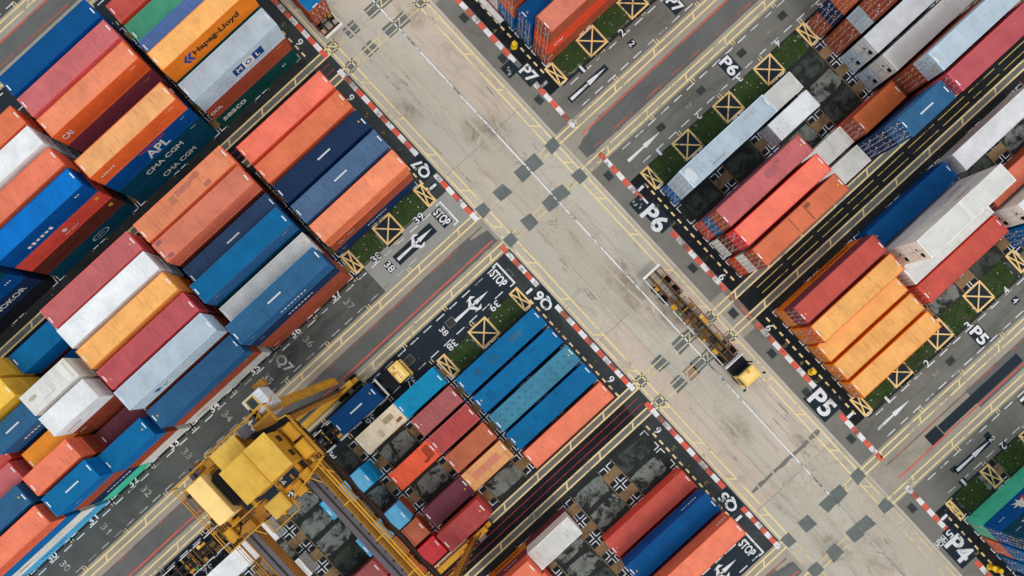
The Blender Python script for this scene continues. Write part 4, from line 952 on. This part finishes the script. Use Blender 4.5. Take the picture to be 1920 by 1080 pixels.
# ---------------------------------------------------------------- vehicles
def wheels(root, xs, half, r=.5, w=.28, dual=True):
    for x in xs:
        for s in (-1, 1):
            t = MB()
            for k in ((0, 1) if dual else (0,)):
                yc = s*(half-w/2-k*(w+.05)); t.cyl((x, yc-w/2, r), r, w, axis='y', seg=22)
            # cylinder along local y
            o = t.build('tyre', M['rubber'], root); bevel(o, .05, 2)
            h = MB(); h.cyl((x, s*(half+.005)-(.02 if s > 0 else -.0), r), r*.5, .03, axis='y', seg=14); h.build('hub', M['girder'], o)
def make_trailer(root, L, beam='rustysteel', guide='whitebar', rnd=1, detail=True):
    """skeletal container trailer, rear at x=0, front at x=L"""
    rg = random.Random(rnd)
    for y in (-.48, .48):
        b = MB(); b.box(0, L, y-.09, y+.09, 1.16, 1.2); b.box(0, L, y-.02, y+.02, .8, 1.16); b.box(0, L, y-.09, y+.09, .77, .8); b.build('chassis_beam', M[beam], root)
    n = int(L/1.05)
    for i in range(n):
        x = .35+i*(L-.7)/(n-1); m = MB()
        a, b_ = (-1.12, 1.12) if i % 2 == 0 else (-1.0+rg.random()*.3, 1.0)
        m.box(x-.05, x+.05, a, b_, .96, 1.1)
        m.build('cross_member', M[('rustybrown', beam, 'craney')[rg.randint(0, 2)] if detail else beam], root)
    for s in (-1, 1):
        g = MB()
        segs = [(0.2, L*.30), (L*.36, L*.62), (L*.66, L*.97)]
        for a, b_ in segs: g.box(a, b_, s*1.2-.05, s*1.2+.05, 1.02, 1.16)
        g.build('side_guide', M[guide if s > 0 else 'whitebar'], root)
    for i in range(6):
        x = L*(.12+.14*i); s = (-1, 1)[i % 2]; m = MB(); m.box(x, x+.55, s*.62, s*.62+s*.42, .62, 1.02)
        m.build('stowage_box', M[('craney', 'darksteel', 'greenbox', 'truckyel')[i % 4]], root)
    for i in range(7):
        x = 4.4+i*(L-6)/7; s = (-1, 1)[i % 2]; m = MB(); m.box(x, x+.7+rg.random()*.4, -.4+.1*s, .38, .86, .95); m.build('belly_plate', M[('rustybrown', 'darksteel')[i % 2]], root)
        m = MB(); m.box(x+.2, x+.9, s*.55, s*(.55+.3+rg.random()*.25), 1.0, 1.12); m.build('bracket', M[('craney', 'rustybrown', 'girdero')[i % 3]], root)
    for s in (-1, 1):
        m = MB(); m.tube([(3.8, s*.3, 1.0), (6, s*.22, 1.05), (8.5, s*.34, .98), (L-1, s*.25, 1.02)], .035); m.build('air_line', M['rubber'], root)
    for x in (.08, L*.48, L*.52, L-.15):
        m = MB(); m.box(x-.08, x+.08, -1.22, 1.22, 1.1, 1.24); m.build('bolster', M['whitebar' if x in (.08, L-.15) else 'rustysteel'], root)
    wheels(root, [2.0, 3.45], 1.22)
def make_tractor(root, x0, num=None, sgn=1):
    """terminal tractor, rear axle near x0, cab ahead"""
    m = MB(); m.box(x0-1.2, x0+3.9, -.5, .5, .62, .9); m.build('tractor_frame', M['truckchassis'], root)
    m = MB(); m.box(x0+1.0, x0+2.3, -1.15, 1.15, .7, 1.35)
    for i in range(5): m.box(x0+1.05+i*.24, x0+1.13+i*.24, -1.1, 1.1, 1.35, 1.42)
    m.build('engine_deck', M['truckchassis'], root)
    m = MB(); m.cyl((x0+.1, 0, .9), .55, .12, seg=20); m.build('fifth_wheel', M['darksteel'], root)
    cab = MB(); cx0, cx1 = x0+2.35, x0+3.95
    a, b = (-1.2, 1.05)
    cab.box(cx0, cx1, a, b, .75, 2.72); cb = cab.build('cab', M['truckyel'], root); bevel(cb, .12, 3)
    r = MB(); r.box(cx0+.18, cx1-.35, a+.2, b-.3, 2.72, 2.78); ro = r.build('roof_plate', M['peach'], cb); bevel(ro, .02)
    g = MB(); g.box(cx1-.03, cx1+.03, a+.18, b-.18, 1.55, 2.45); g.build('windscreen', M['glass'], cb)
    for s in (a-.012, b+.012):
        g = MB(); g.box(cx0+.3, cx1-.3, s-.012, s+.012, 1.5, 2.4); g.build('side_window', M['glass'], cb)
    g = MB(); g.box(cx0-.1, cx0-.02, a+.15, b-.15, 1.3, 2.5); g.build('rear_window', M['glass'], cb)
    for s in (-1, 1):
        g = MB(); y = (a if s < 0 else b)
        g.bar((cx1-.1, y, 2.3), (cx1+.18, y+s*.42, 2.35), .05); g.box(cx1+.1, cx1+.24, y+s*.3, y+s*.55, 2.0, 2.5); g.build('mirror', M['rubber'], cb)
        l = MB(); l.box(cx1-.01, cx1+.05, (a+.25 if s < 0 else b-.5), (a+.5 if s < 0 else b-.25), .95, 1.15); l.build('headlight', M['textwhite'], cb)
    f = MB(); f.box(cx1-.2, cx1+.16, a-.02, b+.02, .45, .78); f.build('bumper', M['truckyel'], root)
    e = MB(); e.cyl((x0+2.1, 1.12, 1.2), .09, 1.7, seg=10); e.build('exhaust', M['darksteel'], root)
    l = MB(); l.box(cx0+.05, cx0+.5, -.12, .18, 2.78, 2.9); l.build('beacon', M['craney'], cb)
    if num:
        tb = MB(); add_text(tb, num, ((cx0+cx1)/2-.12, -.1, 2.785), (0, -1, 0), (1, 0, 0), 1.6, .3, 0); tb.build('number', M['textblack'], cb)
    wheels(root, [x0], 1.25, .52)
    wheels(root, [x0+3.0], 1.2, .5, .32, dual=False)
# truck with the K 712 roof on the dark lane, heading along +u
t1 = empty('truck', W(-24.6, -7.45, 0)); tag(t1, 'cream-roofed yard truck marked K 712 with trailer in the dark lane', 'truck')
make_trailer(t1, 12.6, 'truckchassis', 'whitebar', 2)
make_tractor(t1, 12.1, 'K 712')
hb = MB(); hb.box(12.35, 12.55, -1.28, 1.28, 1.24, 1.75); hb.build('headboard', M['whitebar'], t1)
add_container(0, 0, 0, 6.058, 2.591, 'deep', 'deep blue container riding on the trailer of the K 712 truck', loc=(-15.7, 7.45, 1.26), code=True, group=None)
# truck with empty trailer on the main road, heading along +v
t2 = empty('truck', W(20.25, 4.0, 0), R(-90)); tag(t2, 'yard truck with long empty rusty trailer on the main road', 'truck')
make_trailer(t2, 14.3, 'rustysteel', 'redbar', 4)
make_tractor(t2, 13.3)
hb = MB(); hb.box(14.2, 14.36, -1.36, 1.36, 1.24, 1.6); hb.build('headboard', M['whitebar'], t2)
rb = MB(); rb.box(-.12, .1, -1.3, 1.3, 1.0, 1.5); rb.build('rear_bar', M['whitebar'], t2)
# loaded trailer cut by the top edge, rear end towards us
t3 = empty('truck', W(12.1, -42.1, 0), R(90)); tag(t3, 'loaded trailer truck cut off by the top edge, rear bar visible', 'truck')
make_trailer(t3, 13.5, 'darksteel', 'redbar', 9)
make_tractor(t3, 12.8)
rb = MB(); rb.box(-.12, .1, -1.3, 1.3, 1.0, 1.35); rb.build('rear_bar', M['whitebar'], t3)
rb = MB(); rb.box(.5, .62, -1.2, 1.2, .5, .9); rb.build('tail_frame', M['redbar'], t3)
add_container(0, 0, 0, 12.192, 2.896, 'brown', 'brown container with a blue roof on the trailer at the top edge', loc=(12.1, 43.9+6.1, 1.26), rz=R(90), roofcol='blue', group=None)
# parked empty trailer below the crane
t4 = empty('trailer', W(-48.2, -7.45, 0)); tag(t4, 'parked empty skeletal trailer beside the long white container, below the crane', 'trailer')
make_trailer(t4, 12.9, 'darksteel', 'whitebar', 6)
for s in (-1, 1):
    lg = MB(); lg.box(9.6, 9.78, s*.75-.08, s*.75+.08, 0, 1.0); lg.build('landing_leg', M['darksteel'], t4)
# pale steel ramp lying in front of the row ends above P7
rp = empty('steel_ramp', W(27.65, -31.7, 0)); tag(rp, 'long pale steel ramp lying before the row ends at the top edge', 'ramp')
m = MB(); m.box(-.32, .32, -1.9, 1.9, .3, .42); m.build('deck', M['whitebar'], rp)
for s in (-1, 1):
    m = MB(); m.box(s*.32-.04, s*.32+.04, -1.9, 1.9, .0, .5); m.build('side_beam', M['redbar'] if s > 0 else M['whitebar'], rp)

# ---------------------------------------------------------------- yard gantry crane
CU, CV = -23.2, 1.3
cr0 = empty('gantry_crane', W(CU, CV, 0)); tag(cr0, 'yellow rubber-tyred gantry crane spanning the rows at lower left', 'crane')
def P(u, v, z): return (u-CU, -(v-CV), z)
def cbox(mb, u0, u1, v0, v1, z0, z1): mb.box(u0-CU, u1-CU, -(v1-CV), -(v0-CV), z0, z1)
GH = 20.0
for v, nm in ((-10.2, 0), (12.8, 1)):
    m = MB(); cbox(m, -32.4, -14.2, v-.35, v+.35, 1.7, 2.5); sb = m.build('sill_beam', M['craney'], cr0)
    for u in (-31.2, -15.3):
        bg_ = MB(); cbox(bg_, u-1.7, u+1.7, v-.28, v+.28, .95, 1.55); bg_.box(u-CU-.25, u-CU+.25, -(v-CV)-.25, -(v-CV)+.25, 1.5, 1.75)
        bo = bg_.build('bogie', M['craney'], cr0); bevel(bo, .05)
        for k in (-1.05, 1.05):
            for s in (-1, 1):
                wv = MB(); wv.cyl((u+k-CU, -(v-CV)+(s*.52)-.2, .72), .72, .4, axis='y', seg=24); wo = wv.build('wheel', M['rubber'], bo); bevel(wo, .08, 2)
                hb2 = MB(); hb2.cyl((u+k-CU, -(v-CV)+(s*.52)+(.2 if s > 0 else -.23), .72), .32, .03, axis='y', seg=14); hb2.build('rim', M['craney'], wo)
        mo = MB(); cbox(mo, u-.5, u+.5, v+.5*(1 if nm else -1)-.3, v+.5*(1 if nm else -1)+.3, 1.7, 2.3); mo.build('drive_motor', M['girder'], bo)
    for ub, ut in ((-16.2, -19.4), (-30.2, -26.9)):
        lg = MB(); lg.bar(P(ub, v, 2.5), P(ut, v, GH-1.9), .55, .7)
        lo = lg.build('leg', M['girdero'], cr0)
        ld = MB(); sgn = 1 if ub > -20 else -1
        for o in (.62, 1.2): ld.bar(P(ub+sgn*o, v, 2.5), P(ut+sgn*o, v, GH-1.9), .07)
        for i in range(26): t = i/25; a = ub+(ut-ub)*t; z = 2.5+(GH-4.4)*t; ld.bar(P(a+sgn*.62, v, z), P(a+sgn*1.2, v, z), .05)
        ld.build('ladder', M['darksteel'], lo)
        lt_ = MB()
        for i in range(9):
            t = (i+.5)/9.5; a = ub+(ut-ub)*t; z = 2.5+(GH-4.4)*t; lt_.bar(P(a-.5, v-.42, z), P(a+.5, v+.42, z+.1), .07, .5)
        lt_.build('gusset', M['girdero'], lo)
    m = MB(); cbox(m, -27.4, -18.9, v-.4, v+.4, GH-1.5, GH-.6); m.build('end_tie', M['craney'], cr0)
    m = MB(); m.bar(P(-17.6, v, 9.5), P(-28.7, v, 9.5), .35); m.build('portal_brace', M['craney'], cr0)
# stairs beside the near leg
st = MB()
for o in (-.35, .35): st.bar(P(-15.4, -11.5+o, 2.6), P(-18.4, -11.5+o, 18), .1, .25)
for i in range(44): t = i/43; st.bar(P(-15.4-3*t, -11.85, 2.6+15.4*t), P(-15.4-3*t, -11.15, 2.6+15.4*t), .14, .04)
st.rail([P(-15.4, -11.95, 2.6), P(-18.4, -11.95, 18)], 1.0, .05, 1.2); st.rail([P(-15.4, -11.05, 2.6), P(-18.4, -11.05, 18)], 1.0, .05, 1.2)
st.build('stairs', M['craney'], cr0)
# girders
for u0, u1, nm in ((-20.05, -18.85, 'ne'), (-27.4, -26.4, 'sw')):
    m = MB(); cbox(m, u0+.02, u1-.02, -12.2, 14.2, GH-1.9, GH-.06); gd = m.build('main_girder', M['girdero'], cr0)
    m = MB(); cbox(m, u0, u1, -12.25, 14.25, GH-.06, GH); m.build('girder_top', M['girder'], gd)
    m = MB(); uu = (u0+u1)/2; cbox(m, uu-.06, uu+.06, -12, 14, GH, GH+.12); m.build('trolley_rail', M['darksteel'], gd)
    for k in range(14):
        m2 = -11.8+k*1.95
    st2 = MB()
    for k in range(13): vv = -11.8+k*2.1; cbox(st2, u1-.02, u1+.03, vv-.04, vv+.04, GH-1.85, GH-.08)
    st2.build('stiffener', M['girdero'], gd)
# walkways with handrails
def walkway(u0, u1, v0, v1, z, grate=True):
    f = MB()
    for u in (u0, u1): f.bar(P(u, v0, z), P(u, v1, z), .12, .2)
    n = int((v1-v0)/.16)
    for i in range(n): vv = v0+(v1-v0)*i/(n-1); f.bar(P(u0, vv, z), P(u1, vv, z), .035, .05)
    o = f.build('walkway', M['girdero'], cr0)
    r = MB(); r.rail([P(u0, v0, z), P(u0, v1, z)], 1.1, .05, 2.4)
    r.build('handrail', M['craney'], o)
    return o
wk = walkway(-18.65, -17.75, -8.3, 14.2, GH-.5)
hv = MB()
for u in (-18.0, -17.72): hv.bar(P(u, -8.2, GH+.65), P(u, 14.2, GH+.65), .16)
for vv in (-8.1, -4.6, -.2, 4.0, 8.2, 12.4): hv.bar(P(-18.8, vv, GH+.7), P(-17.6, vv, GH+.7), .13)
hv.build('cable_rail', M['craney'], wk)
walkway(-28.3, -27.6, -11.0, 13.5, GH-.3)
# festoon cables hanging in loops off the north-east side
for i, v0 in enumerate((-8.8, -4.6, -.4, 3.8, 8.0, 12.2)[:-1]):
    f = MB(); v1 = v0+4.2; pts = []
    for q, sg_ in enumerate((.35, .7, 1.0, 1.3)):
        pts = []
        for k in range(15): t = k/14; pts.append(P(-17.45-.06*q, v0+(v1-v0)*t, GH-.9-sg_*(1-(2*t-1)**2)**.8))
        for a, b in zip(pts, pts[1:]): f.bar(a, b, .45, .3)
    f.build('festoon_loop', M['festoon'], cr0)
m = MB(); m.bar(P(-17.25, -9, GH-.75), P(-17.25, 14, GH-.75), .14); m.build('festoon_track', M['darksteel'], cr0)
# trolley
tr = MB()
for v in (-10.6, -7.4, -4.6): cbox(tr, -28.2, -17.9, v-.22, v+.22, GH+.3, GH+.85)
for u in (-27, -24.4, -21.8, -19.4): cbox(tr, u-.2, u+.2, -10.8, -4.4, GH+.28, GH+.8)
to = tr.build('trolley_frame', M['craney'], cr0)
m = MB()
for u in (-26.9, -19.45):
    for v in (-10.2, -5.0): m.cyl((u-CU, -(v-CV)-.08, GH+.32), .3, .16, axis='y', seg=16)
m.build('trolley_wheels', M['darksteel'], to)
for a_ in ((-24.6, -17.8, -10.6, -9.3, GH+.86, GH+.9), (-18.2, -16.9, -9.4, -5.2, GH+.84, GH+.88), (-26.3, -23.3, -5.3, -4.0, GH+.86, GH+.9)):
    dk = MB(); cbox(dk, *a_); dk.build('deck_plate', M['girdero'], to)
rl2 = MB(); z = GH+.88
rl2.rail([P(-28.4, -11.3, z), P(-24.5, -11.3, z), P(-24.2, -11.5, z), P(-17.6, -11.5, z), P(-17.6, -9.6, z), P(-16.7, -9.4, z), P(-16.7, -4.6, z), P(-18.4, -4.2, z), P(-21.3, -3.6, z), P(-21.3, -2.6, z), P(-24.4, -2.6, z), P(-24.4, -3.9, z), P(-28.4, -3.9, z), P(-28.4, -11.3, z)], 1.1, .07, 1.3)
rl2.rail([P(-26.8, -5.4, z), P(-23.4, -5.4, z)], 1.1, .06, 1.2); pass
rl2.build('handrail', M['craney'], to)
# machinery house with two corrugated roofs
hs_ = MB(); cbox(hs_, -23.1, -18.3, -8.95, -5.75, GH+.9, 24.6); ho = hs_.build('machinery_house', M['craney'], to)
def ribroof(name, u0, u1, v0, v1, z, tilt=0):
    m = MB(); n = int((u1-u0)/.14); n = max(n, 6)
    for i in range(n):
        a = u0+(u1-u0)*i/n; b = u0+(u1-u0)*(i+.5)/n; c = u0+(u1-u0)*(i+1)/n
        m.quad(P(a, v1, z), P(b, v1, z+.045), P(b, v0, z+.045+tilt), P(a, v0, z+tilt)); m.quad(P(b, v1, z+.045), P(c, v1, z), P(c, v0, z+tilt), P(b, v0, z+.045+tilt))
    cbox(m, u0, u1, v0, v1, z-.12, z-.02)
    return m.build(name, M['craneyroof'], ho)
ribroof('roof', -20.52, -18.15, -9.1, -5.6, 25.0); ribroof('roof', -23.25, -20.62, -9.1, -5.6, 24.85)
rd_ = MB(); cbox(rd_, -20.62, -20.52, -9.1, -5.6, 24.8, 25.1); rd_.build('roof_joint', M['craney'], ho)
for v in (-8.2, -6.6):
    m = MB(); cbox(m, -18.3, -18.26, v-.3, v+.3, 22.2, 23.2); m.build('louvre', M['darksteel'], ho)
h2 = MB(); cbox(h2, -23.9, -21.3, -11.1, -9.3, GH+.9, 22.0); h2o = h2.build('electrical_house', M['craney'], to)
ho_ = ho; ho = h2o; ribroof('roof', -24.0, -21.2, -11.2, -9.25, 22.15, -.15); ho = ho_
pc = MB(); cbox(pc, -27.0, -25.3, -10.35, -6.1, GH+1.0, 23.0); pco = pc.build('winch_cover', M['peach'], to); bevel(pco, .06)
m = MB(); cbox(m, -25.2, -24.3, -10.0, -6.4, GH+.9, 21.6); m.build('winch_drum', M['darksteel'], to)
m = MB(); m.cyl((-24.75-CU, -(-6.6-CV), 22.0), .5, 3.0, axis='y', seg=20); m.build('hoist_drum', M['rubber'], to)
for (u0, u1, v0, v1, z0, z1, mt) in ((-23.6, -21.7, -4.9, -3.3, 20.9, 21.7, 'craneyroof'), (-18.0, -17.1, -8.9, -7.3, 20.9, 21.5, 'craney'), (-18.1, -17.0, -7.0, -5.4, 20.9, 21.9, 'craney'), (-21.0, -20.0, -11.3, -10.2, 20.9, 21.6, 'girder'),
                                     (-19.6, -18.6, -4.9, -4.1, 20.9, 21.5, 'craney'), (-26.2, -25.2, -4.9, -4.0, 20.9, 21.8, 'girdero'), (-25.0, -24.1, -11.3, -10.5, 20.9, 21.7, 'girdero'), (-27.9, -27.1, -5.6, -4.4, 20.9, 21.5, 'craney'), (-20.9, -19.9, -4.6, -3.4, 20.9, 21.3, 'craney')):
    m = MB(); cbox(m, u0, u1, v0, v1, z0, z1); o = m.build('equipment_box', M[mt], to); bevel(o, .04)
    l = MB(); cbox(l, u0+.15, u1-.15, v0+.1, v1-.1, z1, z1+.06); l.build('lid', M[mt], o)
for k in range(7):
    u = -26+k*1.35
    m = MB(); m.bar(P(u, -4.2, 21.1), P(u+.5, -3.0, 20.6), .08); m.build('strut', M['craney'], to)
    m = MB(); m.bar(P(u, -11.0, 21.0), P(u+.9, -12.0, 19.6), .08); m.build('strut', M['craney'], to)
rk = random.Random(21)
for k in range(46):      # motors, junction boxes, valve blocks and pipes on the trolley decks
    zone = ((-24.4, -18.4, -11.2, -9.3), (-18.3, -16.9, -9.3, -4.6), (-28.0, -23.2, -5.9, -3.9), (-28.2, -26.9, -11.0, -6.0), (-23.4, -18.4, -5.4, -2.8))[k % 5]
    u = rk.uniform(zone[0], zone[1]-.5); v = rk.uniform(zone[2], zone[3]-.4); a = rk.uniform(.15, .6); b = rk.uniform(.15, .5); z = GH+.88; hh = rk.uniform(.15, .8)
    m = MB()
    if k % 3 == 0: m.cyl((u-CU, -(v-CV), z+.2), a*.4, a*1.6, axis='xy'[k % 2], seg=12)
    elif k % 3 == 1: cbox(m, u, u+a, v, v+b, z, z+hh)
    else: m.tube([P(u, v, z+.1), P(u+rk.uniform(-1, 1), v+.3, z+.3), P(u+rk.uniform(-1.5, 1.5), v+rk.uniform(-.8, .8), z+.15)], .045)
    m.build(('motor', 'junction_box', 'pipe')[k % 3], M[rk.choice(('craney', 'craney', 'girdero', 'girder', 'darksteel', 'rubber', 'cabwhite'))], to)
for v in [-9+1.1*k for k in range(20)]:
    m = MB(); cbox(m, -19.1, -18.9, v, v+.12, GH, GH+.1); m.build('rail_clip', M['darksteel'], cr0)
# operator cabin hung at the end of the trolley
cb = MB(); cbox(cb, -19.5, -17.4, -13.2, -11.3, 17.6, 20.0); cbo = cb.build('cabin', M['cabwhite'], to); bevel(cbo, .05)
g = MB(); cbox(g, -19.1, -17.8, -13.26, -13.2, 18.2, 19.7); cbox(g, -19.15, -18.35, -12.95, -12.0, 20.0, 20.05); g.build('window', M['glass'], cbo)
g = MB()
for a in ((-19.25, -19.13), (-18.37, -18.25)): cbox(g, a[0], a[1], -13.05, -11.9, 20.0, 20.12)
cbox(g, -19.25, -18.25, -13.05, -12.95, 20.0, 20.11); cbox(g, -19.25, -18.25, -12.0, -11.9, 20.0, 20.11); g.build('window_frame', M['craneyroof'], cbo)
g = MB()
for k in range(5): cbox(g, -18.1, -17.42, -13.1+k*.37, -12.82+k*.37, 20.0, 20.06)
g.build('roof_rib', M['cabwhite'], cbo)
g = MB(); cbox(g, -18.3, -17.2, -14.0, -13.3, 17.4, 18.4); g.build('cabin_balcony', M['girdero'], cbo)
g = MB(); g.bar(P(-19, -11.5, 20), P(-19, -11, GH+.5), .2); g.bar(P(-17.9, -11.5, 20), P(-18, -10.9, GH+.5), .2); g.build('cabin_hanger', M['craney'], cbo)
# black energy chain
e = MB(); pts = [P(-20.2, -10.0, 21.6), P(-19.6, -9.75, 22.3), P(-18.9, -9.5, 22.2), P(-18.2, -9.3, 21.6), P(-17.5, -9.2, 21.6), P(-16.9, -9.1, 21.0)]
for a, b in zip(pts, pts[1:]): e.bar(a, b, .5, .3)
e.build('energy_chain', M['rubber'], to)
# hoist ropes and spreader held up under the trolley
sp = MB()
for u in (-25.0, -21.0):
    for v in (-8.4, -6.6): sp.bar(P(u, v, GH+.3), P(u, v, 17.2), .04)
sp.build('hoist_rope', M['darksteel'], to)
sp = MB(); cbox(sp, -26.1, -20.1, -7.9, -7.1, 16.6, 17.1)
for u in (-26.0, -20.2): cbox(sp, u-.15, u+.15, -8.7, -6.3, 16.5, 16.95)
sp.build('spreader', M['craney'], to)
